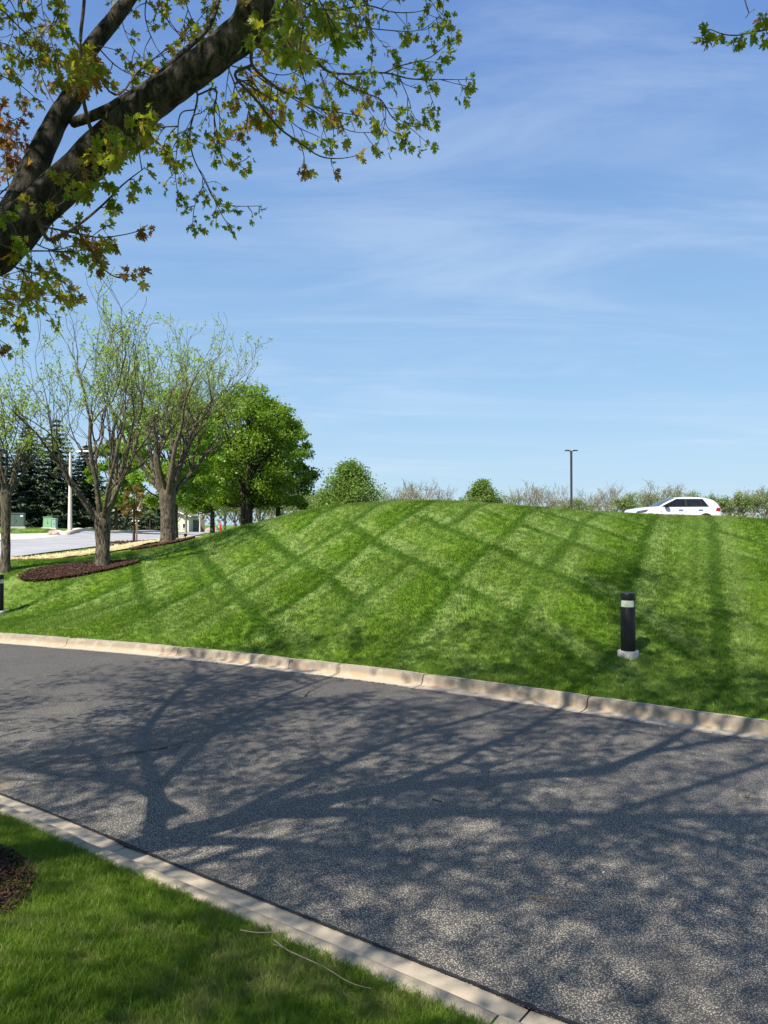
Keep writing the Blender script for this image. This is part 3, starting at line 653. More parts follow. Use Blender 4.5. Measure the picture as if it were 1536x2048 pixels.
def dense_tree(name, base, label, group, hgt, crown_r, z0, r0, seed, n=16000, leafm='linden_leaf', size=.17, shape='round', clumps=95, stems=1, cat='tree'):
    rg = np.random.default_rng(seed); root = thing(name, base, label, cat, group)
    tb = Tubes(); tips = []
    for s in range(stems):
        a_ = s * 2.4 + seed; off = np.array((math.cos(a_), math.sin(a_), 0)) * (r0 * .9 if stems > 1 else 0)
        pts = np.array([off + (0, 0, -.2), off + (0, 0, .4), off * 1.6 + (0, 0, z0), off * 3 + (0, 0, z0 + (hgt - z0) * .35), off * 3.5 + (0, 0, z0 + (hgt - z0) * .8)])
        tb.add(catmull(pts, 4), np.linspace(r0 * 1.15, r0 * .2, 17), 10)
    cl = []
    tries = 0
    while len(cl) < clumps and tries < 5000:
        tries += 1
        t_ = rg.random(); a_ = rg.uniform(0, 6.283); 
        if shape == 'round': rr = math.sqrt(max(0, 1 - (2 * t_ - .85) ** 2 / 1.35)) if t_ < .95 else .3
        else: rr = (1 - t_) ** .95 * (1 if t_ > .12 else .85)
        q = rg.random() ** .42; rad = rr * q * crown_r * rg.uniform(.86, 1.08)
        cl.append((rad * math.cos(a_), rad * math.sin(a_), z0 * .85 + (hgt - z0 * .85) * t_ * .95, q))
    cl = np.array(cl)
    for c_ in cl[::2]:
        st = np.array((0, 0, max(z0 * .8, c_[2] * .55))); tb.add(catmull([st, st * .4 + c_[:3] * .6 + (0, 0, -.2), c_[:3]], 3), np.linspace(r0 * .26, .015, 7), 4)
    add('trunk', tb.mesh('trunk', M['dark_bark']), root)
    cr = crown_r * .175 * rg.uniform(.6, 1.35, len(cl)); i = rg.integers(0, len(cl), n); dv = rg.normal(size=(n, 3)); dv /= np.linalg.norm(dv, axis=1)[:, None]
    pos = cl[i, :3] + dv * (cr[i] * rg.random(n) ** .45)[:, None] * np.array((1.15, 1.15, .72)) + rg.normal(0, crown_r * .03, (n, 3))
    tint = np.clip(rg.normal(.55, .25, n) + (cr[i] / crown_r - .2) * .8, 0, 1)
    V, F, T = cloud(pos, rg.uniform(.6, 1.3, n) * size, DIAM * (1.5, 1, 1), DIAF, tint=tint, flat=.25)
    add('crown', mesh_np('crown', V, F, [M[leafm]], tint=T), root)
    return root

def spruce(name, base, label, group, hgt, rad, seed, n_w=26):
    rg = np.random.default_rng(seed); root = thing(name, base, label, 'spruce', group); tb = Tubes(); tb.add([(0, 0, -.2), (0, 0, hgt * .5), (0, 0, hgt)], [.16, .1, .015], 8)
    add('trunk', tb.mesh('trunk', M['dark_bark']), root); V = []; F = []; T = []; o = 0; pos = []; dirs = []
    for w_ in range(n_w):
        t_ = w_ / n_w; z = .25 + (hgt - .35) * t_ ** 1.02; R_ = rad * (1 - t_) ** .85 * rg.uniform(.82, 1.1) + .08
        nb = int(9 + 8 * (1 - t_))
        for b in range(nb):
            a_ = 6.283 * (b + rg.random()) / nb; L_ = R_ * rg.uniform(.75, 1.12); m = max(3, int(L_ / .09))
            for s in range(m):
                u = (s + .5) / m; q = np.array((math.cos(a_) * L_ * u, math.sin(a_) * L_ * u, z - L_ * .30 * u + L_ * .22 * u ** 3))
                for sd_ in (-1, 1):
                    ex = np.array((-math.sin(a_), math.cos(a_), 0)) * sd_ * (1 - u * .6) * L_ * .22 * rg.random(); pos.append(q + ex + rg.normal(0, .03, 3) - (0, 0, .05 * rg.random())); dirs.append(a_ + sd_ * .6)
    pos = np.array(pos); n = len(pos); dirs = np.array(dirs); pitch = rg.normal(-.25, .3, n); cz, sz = np.cos(dirs), np.sin(dirs); cpi, spi = np.cos(pitch), np.sin(pitch)
    X = np.stack([cz * cpi, sz * cpi, spi], 1); Y = np.stack([-sz, cz, 0 * cz], 1); Z = np.cross(X, Y); roll = rg.normal(0, .5, n)[:, None]; Y2 = Y * np.cos(roll) + Z * np.sin(roll); Z2 = np.cross(X, Y2)
    Rm = np.stack([X, Y2, Z2], 2); tv = np.array([(-.5, 0, 0), (-.1, .17, 0), (.6, .04, -.03), (.6, -.04, -.03), (-.1, -.17, 0)]); tf = np.array([(0, 4, 3, 2, 1)])
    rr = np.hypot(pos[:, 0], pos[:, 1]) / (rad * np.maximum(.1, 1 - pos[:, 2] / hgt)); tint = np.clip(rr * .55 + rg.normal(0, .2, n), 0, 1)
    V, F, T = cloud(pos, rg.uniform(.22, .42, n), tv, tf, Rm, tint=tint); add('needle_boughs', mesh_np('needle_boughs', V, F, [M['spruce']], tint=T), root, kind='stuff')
    return root

vase_tree('lawn_tree', T1, 'bare-limbed vase tree in the long mulch bed, sprouting pale leaves', 'vase trees on the lawn', 1.25, .19, 7.6, 2.7, 9, 3, leaves=8000, leafsize=.062)
vase_tree('lawn_tree', T2, 'thick-trunked vase tree in the small mulch ring, second from the driveway', 'vase trees on the lawn', 1.75, .25, 8.5, 3.5, 10, 15, leaves=9500, leafsize=.07)
vase_tree('lawn_tree', T3, 'slim vase tree at the left edge of the photo behind the black bollard', 'vase trees on the lawn', 1.9, .115, 5.2, 1.8, 7, 8, leaves=2600, leafsize=.07, lev=3)
dense_tree('linden_tree', G(495, 42), 'large round dense linden, its forked dark trunk nearest the hill', 'lindens along the street', 8.3, 2.95, 2.2, .2, 5, 38000, stems=3, size=.12, clumps=200)
dense_tree('linden_tree', G(556, 46), 'round linden partly behind the large one, on its hill side', 'lindens along the street', 7.2, 2.3, 2.0, .19, 6, 20000, size=.14)
dense_tree('linden_tree', G(349, 36), 'broad bright linden whose dark trunk stands right behind the thick-trunked vase tree', 'lindens along the street', 7.1, 2.5, 2.1, .19, 9, 26000, size=.115, leafm='lime_leaf')
dense_tree('linden_tree', G(425, 56), 'dark green linden filling the gap between the thick vase tree and the large linden', 'lindens along the street', 8.2, 2.6, 2.2, .2, 10, 14000, size=.18)
dense_tree('linden_tree', G(232, 56), 'low lime green tree behind the nearest vase tree', 'lindens along the street', 6.9, 2.1, 2.3, .15, 12, 12000, size=.17, leafm='lime_leaf')
dense_tree('hill_tree', G(700, 55), 'wide pyramid-shaped green tree just behind the left end of the hill crest', 'green pyramid trees behind the hill', 4.85, 4.6, .3, .14, 21, 20000, clumps=170, size=.13, shape='cone', leafm='mid_green')
dense_tree('hill_tree', G(965, 60), 'small pyramid-shaped green tree behind the middle of the hill crest', 'green pyramid trees behind the hill', 3.7, 3.1, .3, .12, 23, 15000, clumps=130, size=.12, shape='cone', leafm='mid_green')
dense_tree('shrub', G(655, 66), 'low green bush between the round lindens and the wide pyramid tree', None, 2.6, 1.6, .2, .08, 24, 3500, size=.16, leafm='far_green', cat='shrub')
dense_tree('shrub', G(790, 70), 'low yellow-green bush at the foot of the wide pyramid tree', None, 2.2, 1.7, .2, .08, 25, 3500, size=.16, leafm='far_green', cat='shrub')
SL = ['dark spruce at the left edge of the photo, behind the grey cabinet', 'tall dark spruce behind the pair of green utility boxes', 'tallest dark spruce, left of the concrete lamp post', 'dark spruce directly right of the concrete lamp post']
for i, (px, d, h_, r_) in enumerate(((-15, 54, 6.8, 3.3), (55, 57, 7.6, 3.4), (112, 58, 8.4, 3.3), (172, 60, 6.8, 2.9))): spruce('spruce_tree', G(px, d), SL[i], 'spruces across the street', h_, r_, 40 + i)
for i, (px, d, h_, r_, lb) in enumerate(((242, 70, 3.2, 1.5, 'small spruce at the left corner of the gabled house'), (298, 72, 4.0, 1.6, 'small spruce in front of the gabled house, beside the young tree'), (318, 76, 4.4, 1.7, 'small spruce between the two pale house walls'))): spruce('spruce_tree', G(px, d), lb, 'small spruces by the houses', h_, r_, 60 + i, 16)

# young staked tree
yt = dense_tree('young_tree', TY, 'young staked tree with red and green leaves in a mulch ring', None, 2.55, .62, 1.45, .06, 31, 1800, leafm='red_leaf', size=.085, clumps=30)
MB().box((.14, -.06, .72), (.075, .075, 1.5), .3).build('stake', plain('stake_wood', (.24, .145, .075), .8, sc=12), yt)
yt2 = dense_tree('young_tree', G(300, 66), 'thin young tree in front of the small spruces by the house', None, 3.4, .9, 1.5, .07, 33, 1200, leafm='far_green', size=.11, clumps=24)

# trees down the street and along the horizon
BARE = {}
def bare_mesh(seed, hgt, leafy):
    rg = np.random.default_rng(seed); tb = Tubes(); tips = []
    tb.add([(0, 0, -.3), (0, 0, hgt * .2), (.03, 0, hgt * .38)], [.13, .10, .07], 6)
    for i in range(7):
        a_ = 6.283 * i / 7 + rg.random(); d = unit(np.array((math.cos(a_) * .55, math.sin(a_) * .55, 1))); grow(tb, tips, np.array((0, 0, hgt * rg.uniform(.15, .36))), d, hgt * .33, .055, 1, 4, rg, up=.3, kids=(4, 4, 4, 3), spread=.6, curl=.16, ratio=.62, rmin=.012, accept=lambda q: q[2] < hgt * 1.02)
    w_ = tb.mesh('limbs', M['grey_twig']); tp = np.array([t_[0] for t_ in tips]); k = leafy; i = rg.integers(0, len(tp), k)
    V, F, T = cloud(tp[i] + rg.normal(0, .16, (k, 3)), rg.uniform(.10, .2, k), DIAM, DIAF); return w_, mesh_np('crown', V, F, [M['far_green']], tint=T)
for s, (h_, lf) in enumerate(((6.2, 250), (5.6, 700), (6.6, 120), (5.2, 1500), (4.6, 3200))): BARE[s] = bare_mesh(100 + s, h_, lf)
def far_tree(px, d, var, sc, label, group='trees on the far treeline', rz=None, dz=0):
    b = G(px, d, dz); root = thing('far_tree', b, label, 'tree', group, rz if rz is not None else (px * 7.3) % 6.28); root.scale = (sc * 1.15, sc * 1.15, sc)
    add('limbs', BARE[var][0], root); add('crown', BARE[var][1], root)
FT = [(772, 104, 1, 'thin leafless tree just right of the wide pyramid tree'), (800, 118, 0, 'grey leafless tree left of the gap in the crest treeline'), (832, 112, 2, 'pale bare tree midway between the two pyramid trees'), (858, 121, 0, 'low bare tree right of the midway one between the pyramid trees'), (885, 110, 2, 'spreading bare tree just left of the small pyramid tree'),
      (1030, 112, 1, 'bare tree with a brownish crown just right of the small pyramid tree'), (1052, 116, 0, 'second bare tree right of the small pyramid tree'), (1078, 113, 2, 'tall pale bare tree halfway to the parking-lot lamp post'), (1103, 117, 0, 'bare tree just left of the parking-lot lamp post'), (1128, 122, 3, 'low yellow-green tree at the foot of the parking-lot lamp post'),
      (1160, 112, 3, 'low yellowish tree just right of the parking-lot lamp post'), (1186, 115, 0, 'grey bare tree between the lamp post and the white car'), (1212, 110, 2, 'wide bare tree a little left of the white car'), (1236, 116, 0, 'bare tree behind the nose of the white car'), (1262, 104, 4, 'bushy green tree standing behind the bonnet of the white car'),
      (1290, 116, 3, 'thin yellow-green tree behind the windscreen of the white car'), (1316, 112, 0, 'bare brownish tree behind the front roof of the white car'), (1340, 119, 1, 'bare tree behind the middle of the car roof'), (1392, 104, 4, 'green tree showing above the rear roof of the white car'),
      (1430, 108, 4, 'bushy green tree just right of the tail of the white car'), (1456, 112, 3, 'yellow-green tree second from the tail of the car'), (1480, 105, 4, 'green bush tree third from the tail of the car'), (1506, 110, 1, 'thin-crowned tree near the right edge of the photo'), (1532, 104, 3, 'leafy tall tree cut by the right edge of the photo'), (1562, 108, 4, 'green tree beyond the right edge of the frame')]
for px, d, v, lb in FT:
    sc = 1.0 + .12 * math.sin(px); 
    if v == 4: sc *= 1.02
    far_tree(px, d, v, sc * (1.3 if px > 1500 and px < 1540 else 1.12), lb)
for px, d, v, sc, lb in ((372, 74, 1, .95, 'slim half-bare tree in front of the pale house wall'), (352, 84, 1, 1.0, 'half-bare tree by the corner of the pale house wall'), (425, 80, 4, .95, 'green bushy tree right of the thin far street lamp'), (450, 88, 4, 1.15, 'green bushy tree above the red hydrant'), (470, 84, 3, .95, 'thin yellow-green tree behind the forked linden trunk'),
                         (520, 80, 3, 1.0, 'yellow-green tree between the linden trunks'), (560, 86, 4, 1.0, 'low green tree right of the linden trunks'), (590, 82, 3, .9, 'thin green tree under the right side of the round linden'), (620, 84, 4, .85, 'low green tree at the left foot of the hill crest'), (405, 110, 4, 1.3, 'hazy green tree at the far end of the street'), (330, 112, 4, 1.3, 'pale green tree rising behind the houses')):
    far_tree(px, d, v, sc, lb, 'trees beyond the street end')
for i, px in enumerate((200, 275, 480, 540, 600, 640)):
    far_tree(px, 118, 4, 1.35, ['green tree mass behind the spruces', 'green tree behind the gabled house roof', 'tree far behind the forked linden', 'tree far behind the right linden trunk', 'far tree under the right edge of the round linden', 'far tree left of the wide pyramid tree'][i], 'trees beyond the street end')
# a far wood that reads as one mass
k = 26000; xw = rng.uniform(-260, 330, k); yw = 175 + rng.uniform(-12, 22, k) + 10 * np.sin(xw * .02); hh = 5.2 + 1.2 * np.sin(xw * .13) + .8 * np.sin(xw * .31 + 1) + rng.random(k) * .8
V, F, T = cloud(np.column_stack([xw, yw, 1.5 + rng.random(k) ** .7 * hh]), rng.uniform(.5, 1.1, k), DIAM, DIAF)
add('far_woods', mesh_np('far_woods', V, F, [leafmat('far_wood_leaves', [(0, (.14, .16, .09)), (.5, (.21, .21, .13)), (1, (.27, .27, .17))], .3)], tint=T), kind='stuff')
# ------------------------------------------------------------------ bollard lights
M['black'] = plain('black_powder_coat', (.008, .0078, .0075), .42, sc=60, var=.15, spec=.25)
M['lens'] = plain('frosted_lens', (.62, .64, .50), .25, sc=30, var=.05)
M['steel'] = plain('bare_steel', (.5, .5, .5), .3, 1)
def bollard(name, loc, label):
    t = thing(name, loc, label, 'bollard light', 'bollard lights on the lawn'); r = .104; h = .86
    MB().lathe([(r, .0), (r, .66), (r - .004, .665)], n=32).build('post', M['black'], t, True)
    MB().lathe([(r - .008, .665), (r - .008, .765)], n=32).build('lens', M['lens'], t, True)
    MB().lathe([(.055, .764), (.05, .75), (.012, .728), (.004, .725)], n=20).build('reflector_cone', M['steel'], t, True)
    MB().lathe([(r - .004, .763), (r, .766), (r, .852), (r - .006, .862), (r * .6, .868)], n=32).build('cap', M['black'], t, True)
    for k in (0, 1): a_ = k * 3.14 + 2.4; MB().lathe([(.004, .66), (.006, .77)], ((r - .005) * math.cos(a_), (r - .005) * math.sin(a_), 0), 6).build('rod', M['black'], t)
    b = MB().lathe([(.150, -.25), (.152, -.02), (.150, .018), (.143, .028), (.11, .03)], n=32).build('concrete_base', M['base_concrete'], t, True)
    return t
bz = gz(*G(1255, 11.2)[:2]); bollard('bollard_light', G(1255, 11.2, .05), 'black bollard light with pale lens on a round concrete base, alone on the right lawn')
bollard('bollard_light', G(-1, 18.0, .04), 'black bollard light cut by the left edge of the photo, below the slim tree')

# ------------------------------------------------------------------ lamp posts
M['bronze'] = plain('dark_bronze_paint', (.045, .035, .03), .5)
t = thing('lamp_post', G(1143, 55), 'tall dark parking-lot lamp post with two flat heads behind the hill crest', 'lamp post')
hp = 7.56 - t.location.z
MB().box((0, 0, hp / 2 - .1), (.14, .14, hp + .1), 0, .012).build('pole', M['bronze'], t)
for s_ in (-1, 1):
    MB().tube([(s_ * .06, 0, hp - .1), (s_ * .12, 0, hp - .06)], .03).build('arm', M['bronze'], t)
    MB().box((s_ * .28, 0, hp - .03), (.34, .3, .075), 0, .025).build('lamp_head', M['bronze'], t)
MB().lathe([(.22, -.3), (.22, .5), (.2, .52)], n=16).build('footing', M['base_concrete'], t, True)
M['concrete_pole'] = plain('pale_concrete_pole', (.60, .55, .47), .8, sc=30)
t = thing('street_lamp', G(140, 42, .04), 'pale concrete street lamp post in front of the spruces', 'street lamp')
top = float(P(142, 905, 42)[2]) - t.location.z
MB().lathe([(.125, -.2), (.12, .02), (.062, top)], n=14).build('pole', M['concrete_pole'], t, True)
MB().tube(catmull([(0, 0, top - .12), (.3, -.02, top + .03), (.75, -.04, top + .08)], 5), .025).build('arm', M['steel'], t, True)
MB().box((.92, -.045, top + .07), (.46, .18, .09), 0, .03).build('lamp_head', M['concrete_pole'], t)
t = thing('street_lamp', G(400, 84), 'thin pale far street lamp with a branching arm at the end of the street', 'street lamp')
top = float(P(400, 1008, 84)[2]) - t.location.z
MB().lathe([(.09, -.2), (.09, .02), (.045, top)], n=10).build('pole', M['concrete_pole'], t, True)
MB().tube([(0, 0, top - .8), (-.35, 0, top - .1), (-.55, 0, top + .15)], .03).build('arm', M['concrete_pole'], t, True)

# ------------------------------------------------------------------ utility boxes, boulders, small things by the street
M['cabinet_green'] = plain('grey_green_cabinet', (.10, .15, .13), .5); M['box_green'] = plain('light_green_enamel', (.20, .40, .21), .5); M['box_teal'] = plain('pale_teal_enamel', (.30, .44, .38), .5)
M['white'] = plain('white_label', (.8, .8, .78), .5)
def cabinet(name, loc, w_, d_, h_, rz, mt, label, pad, slope=.0, lab=True):
    t = thing(name, loc, label, 'utility box', None, rz)
    b = MB(); x, y = w_ / 2, d_ / 2
    b.put([(-x, -y, .03), (x, -y, .03), (x, y, .03), (-x, y, .03), (-x, -y + slope, h_), (x, -y + slope, h_), (x, y, h_), (-x, y, h_)], [(3, 2, 1, 0), (0, 1, 5, 4), (1, 2, 6, 5), (2, 3, 7, 6), (3, 0, 4, 7), (4, 5, 6, 7)]); b.build('housing', mt, t)
    b = MB(); b.box((0, slope * .5, h_ + .02), (w_ + .05, d_ + .05 - slope, .045), 0, .012); b.build('lid', mt, t)
    for s_ in (-1, 1):
        b = MB(); yy = -y - .006; o_ = slope * .15
        b.put([(s_ * w_ * .25 - w_ * .22, yy + o_ - .004, h_ * .14), (s_ * w_ * .25 + w_ * .22, yy + o_ - .004, h_ * .14), (s_ * w_ * .25 + w_ * .22, yy + slope * .88 - .004, h_ * .9), (s_ * w_ * .25 - w_ * .22, yy + slope * .88 - .004, h_ * .9)], [(0, 1, 2, 3)]); b.build('door', mt, t)
    MB().box((.02, -y - .02 + slope * .5, h_ * .5), (.02, .03, .12)).build('handle', M['steel'], t)
    if lab: MB().box((w_ * .36, -y - .012 + slope * .8, h_ * .84), (w_ * .16, .006, h_ * .13)).build('sticker', M['white'], t)
    MB().box((0, 0, -.06), (w_ + .16, d_ + .16, .2), 0, .01).build('pad', M['base_concrete'], t)
    return t
cabinet('utility_cabinet', G(32, 44, .03), .92, .62, .78, .32, M['cabinet_green'], 'large grey-green utility cabinet beside the slim tree trunk at the left edge', 1)
cabinet('transformer_box', G(96, 45.5, .03), .46, .42, .62, .15, M['box_green'], 'light green sloping transformer box, left one of the pair across the street', 1, .1, False)
cabinet('utility_pedestal', G(109.5, 45.1, .03), .24, .24, .56, -.1, M['box_teal'], 'narrow pale teal utility pedestal standing against the light green box', 1, 0, False)
def rock(name, loc, r_, label, seed, col, cat='boulder', sc=(1, .8, .6), group=None):
    rg = np.random.default_rng(seed); V = []; F = []
    import bmesh
    bm = bmesh.new(); bmesh.ops.create_icosphere(bm, subdivisions=3, radius=r_)
    for v in bm.verts:
        n_ = noise.noise(v.co * 2.2 / r_ * .7 + Vector((seed, 0, 0))) * .35 + noise.noise(v.co * 6 / r_ * .7) * .08; v.co *= 1 + n_; v.co = Vector((v.co.x * sc[0], v.co.y * sc[1], max(v.co.z * sc[2], -r_ * .25)))
    me = bpy.data.meshes.new(name); bm.to_mesh(me); bm.free(); me.materials.append(col); o = add(name, me, loc=loc); tag(o, label, cat, group); return o
M['pink_rock'] = plain('pinkish_stone', (.42, .33, .28), .9, sc=6, bump=.02, var=.25)
rock('boulder', G(107, 40.6, .1), .26, 'pinkish boulder lying at the corner of the driveway apron', 3, M['pink_rock'], sc=(1.3, .8, .6))
rock('boulder', G(97, 40.3, .06), .14, 'small stone just left of the pinkish boulder by the driveway', 4, M['pink_rock'])
for i, (px, d) in enumerate(((418, 78), (425, 79), (432, 77))): rock('boulder', G(px, d, .25), .36, ['first pale boulder left of the red hydrant', 'middle pale boulder left of the red hydrant', 'pale boulder next to the red hydrant'][i], 10 + i, M['pink_rock'], sc=(1, .8, 1), group='pale boulders by the hydrant')
M['red'] = plain('red_paint', (.55, .02, .02), .4)
t = thing('fire_hydrant', G(441, 70, .1), 'small red fire hydrant at the far end of the lawn edge', 'hydrant')
MB().lathe([(.14, -.2), (.14, .05), (.11, .07), (.11, .62), (.13, .64), (.12, .72), (.06, .8), (.03, .84)], n=14).build('barrel', M['red'], t, True)
for s_ in (-1, 1): MB().lathe([(.055, 0), (.06, .12), (.03, .14)], (s_ * .12, 0, .5), 10).build('outlet_cap', M['white'], t, True)
t = thing('ground_spotlight', G(371, 29.5, .02), 'little black ground spotlight beside the thick-trunked tree', 'spotlight')
MB().lathe([(.02, -.1), (.02, .10)], n=8).build('spike', M['black'], t); MB().box((0, 0, .15), (.10, .16, .11), .5, .02).build('lamp_housing', M['black'], t)

# ------------------------------------------------------------------ houses
M['siding'] = plain('cream_siding', (.70, .66, .55), .8, var=.05); M['roof'] = plain('brown_shingle', (.20, .155, .12), .9, sc=8, var=.2, bump=.02); M['trim'] = plain('white_trim', (.8, .79, .76), .6, var=.03)
M['glass'] = plain('dark_window_glass', (.02, .025, .03), .08)
def house(name, loc, w_, d_, h_, rh, rz, label, wins, porch=False, gable_front=True):
    t = thing(name, loc, label, 'house', None, rz); x, y = w_ / 2, d_ / 2
    b = MB().put([(-x, -y, -.6), (x, -y, -.6), (x, y, -.6), (-x, y, -.6), (-x, -y, h_), (x, -y, h_), (x, y, h_), (-x, y, h_)] + ([(0, -y, h_ + rh), (0, y, h_ + rh)] if gable_front else [(-x, 0, h_ + rh), (x, 0, h_ + rh)]),
        [(3, 2, 1, 0)] + ([(0, 1, 5, 8, 4), (1, 2, 6, 5), (2, 3, 7, 9, 6), (3, 0, 4, 7)] if gable_front else [(0, 1, 5, 4), (1, 2, 6, 9, 5), (2, 3, 7, 6), (3, 0, 4, 8, 7)])); b.build('wall', M['siding'], t)
    o_ = .35
    for s_ in (-1, 1):
        b = MB()
        if gable_front:
            k = rh / x; P0 = (s_ * (x + o_), h_ - o_ * k + .02); P1 = (0, h_ + rh + .02); V = [(P0[0], -y - o_, P0[1]), (P1[0], -y - o_, P1[1]), (P1[0], y + o_, P1[1]), (P0[0], y + o_, P0[1])]
        else:
            k = rh / y; V = [(-x - o_, s_ * (y + o_), h_ - o_ * k + .02), (-x - o_, 0, h_ + rh + .02), (x + o_, 0, h_ + rh + .02), (x + o_, s_ * (y + o_), h_ - o_ * k + .02)]
        b.put(V + [(a, bb, c + .14) for a, bb, c in V], [(0, 1, 2, 3), (7, 6, 5, 4), (0, 4, 5, 1), (1, 5, 6, 2), (2, 6, 7, 3), (3, 7, 4, 0)]); b.build('roof', M['roof'], t)
        if gable_front: MB().tube([(s_ * (x + o_), -y - o_ - .03, P0[1] + .03), (0, -y - o_ - .03, P1[1] + .03)], .09, 4).build('fascia', M['trim'], t)
    if not gable_front: MB().box((0, -y - o_ - .02, h_ - o_ * rh / y + .05), (w_ + 2 * o_, .05, .2)).build('fascia', M['trim'], t)
    for (wx, wz, ww, wh) in wins:
        f = MB()
        for q in ((wx - ww / 2, wz, .09, wh + .09), (wx + ww / 2, wz, .09, wh + .09), (wx, wz - wh / 2, ww - .09, .09), (wx, wz + wh / 2, ww - .09, .09)): f.box((q[0], -y - .03, q[1]), (q[2], .08, q[3]))
        fo_ = f.build('window', M['trim'], t); MB().box((wx, -y - .005, wz), (ww - .08, .04, wh - .08)).build('pane', M['glass'], fo_)
    if porch:
        MB().box((0, -y - .9, .1), (w_ * .8, 1.7, .5)).build('porch_deck', M['trim'], t)
        MB().box((0, -y - 1.7, 1.15), (w_ * .8, .07, .09)).build('porch_rail', M['trim'], t); MB().box((0, -y - 1.7, .45), (w_ * .8, .06, .08)).build('porch_rail', M['trim'], t)
        for i in range(9): MB().box((-w_ * .39 + w_ * .78 * i / 8, -y - 1.7, .75), (.07, .06, .75)).build('baluster', M['trim'], t)
        for i in (-1, 1): MB().box((i * w_ * .39, -y - 1.62, 1.4), (.16, .16, 2.5)).build('porch_post', M['trim'], t)
    return t
house('gabled_house', G(272, 86), 4.2, 6, 2.35, .95, R(-12), 'cream house with brown roof and white porch behind the young tree', [(-1.0, 1.75, .8, 1.0), (.6, 1.75, .9, 1.0)], True, False)
house('pale_house', G(345, 104), 5.6, 7, 2.0, 1.0, R(4), 'pale cream gabled house with three small windows at the end of the street', [(.75, .75, .38, .62), (1.25, .75, .45, .7), (2.2, .75, .38, .62), (-1.2, 1.0, .6, .8)])
MBf = thing('board_fence', G(396, 104), 'low brown board fence right of the pale gabled house', 'fence')
M['brown_wood'] = plain('brown_wood', (.16, .13, .10), .8, sc=10)
for i in range(12): MB().box((-.9 + i * .16, 0, .75), (.145, .03, 1.7)).build('board', M['brown_wood'], MBf)
for z in (.4, 1.3): MB().box((0, .04, z), (2.0, .04, .09)).build('rail', M['brown_wood'], MBf)

# ------------------------------------------------------------------ white car
M['paint'] = plain('white_car_paint', (.66, .67, .69), .28, coat=.6, var=.01, sc=2); M['carglass'] = plain('tinted_glass', (.012, .016, .018), .08, spec=.3, var=.3, sc=2)
M['tyre'] = plain('tyre_rubber', (.02, .02, .02), .8); M['rim'] = plain('alloy_rim', (.5, .5, .52), .3, .9); M['plastic'] = plain('black_plastic', (.015, .015, .017), .5); M['chrome'] = plain('chrome', (.75, .75, .78), .12, 1)
M['tail'] = plain('red_tail_lens', (.30, .008, .015), .15); M['lamp_glass'] = plain('headlamp_glass', (.10, .10, .11), .12, .3, var=.6, sc=9)
car = thing('parked_car', (13.95, 37.4, gz(13.95, 37.4) + .07), 'white five-door hatchback parked behind the hill crest, nose to the left', 'car')
TX = [-2.13, -2.11, -2.04, -1.90, -1.6, -1.3, -1.0, -.86, -.6, -.3, -.05, .15, .4, .8, 1.2, 1.5, 1.72, 1.80, 1.92, 2.03, 2.10, 2.13]
TZ = [.72, .80, .86, .90, .945, .98, 1.0, 1.02, 1.17, 1.32, 1.41, 1.45, 1.475, 1.475, 1.445, 1.40, 1.345, 1.30, 1.19, 1.03, .93, .80]
def ctop(x): return float(np.interp(x, TX, TZ))
def chalf(x): return float(np.interp(x, [-2.13, -2.1, -1.95, -1.6, -1.1, 0, 1.2, 1.7, 2.0, 2.1, 2.13], [.56, .66, .78, .865, .895, .9, .9, .885, .83, .77, .70]))
def cbelt(x): return min(.985, ctop(x) - .06)
def cside(x, z):
    w_ = chalf(x); zb = cbelt(x)
    if z <= zb: return w_ * float(np.interp(z, [.18, .3, .5, .70, .72, .88, zb + 1e-6], [.93, .975, .995, 1., .992, .985, .955]))
    return w_ * .955 - (z - zb) * .40
xs = sorted(set(list(np.round(np.linspace(-2.13, 2.13, 44), 3)) + TX)); V = []; 
for x in xs:
    tp_ = ctop(x); zb = cbelt(x); lv = [.18, .3, .5, .70, .72, .88 if zb > .9 else (.72 + zb) / 2, zb]; lv += [zb + (tp_ - .05 - zb) * k for k in (.33, .66, 1.)] if tp_ - .05 > zb else [zb + .002, zb + .004, zb + .006]
    pts = [(cside(x, z), z) for z in lv]; ye = pts[-1][0]; pts += [(ye - .03, tp_ - .022), (ye - .09, tp_ - .004), (ye * .5, tp_ + .012), (0, tp_ + .018)]
    V += [(x, -y, z) for y, z in pts] + [(x, y, z) for y, z in pts[-2::-1]]
k = 27; n = len(xs); F = [(i * k + j, (i + 1) * k + j, (i + 1) * k + j + 1, i * k + j + 1) for i in range(n - 1) for j in range(k - 1)] + [((i + 1) * k, i * k, i * k + k - 1, (i + 1) * k + k - 1) for i in range(n - 1)]
F += [tuple(range(k)), tuple((n - 1) * k + j for j in range(k))[::-1]]
me = mesh_np('body', V, F, [M['paint']], smooth=True); me.set_sharp_from_angle(angle=R(32)); add('body', me, car)
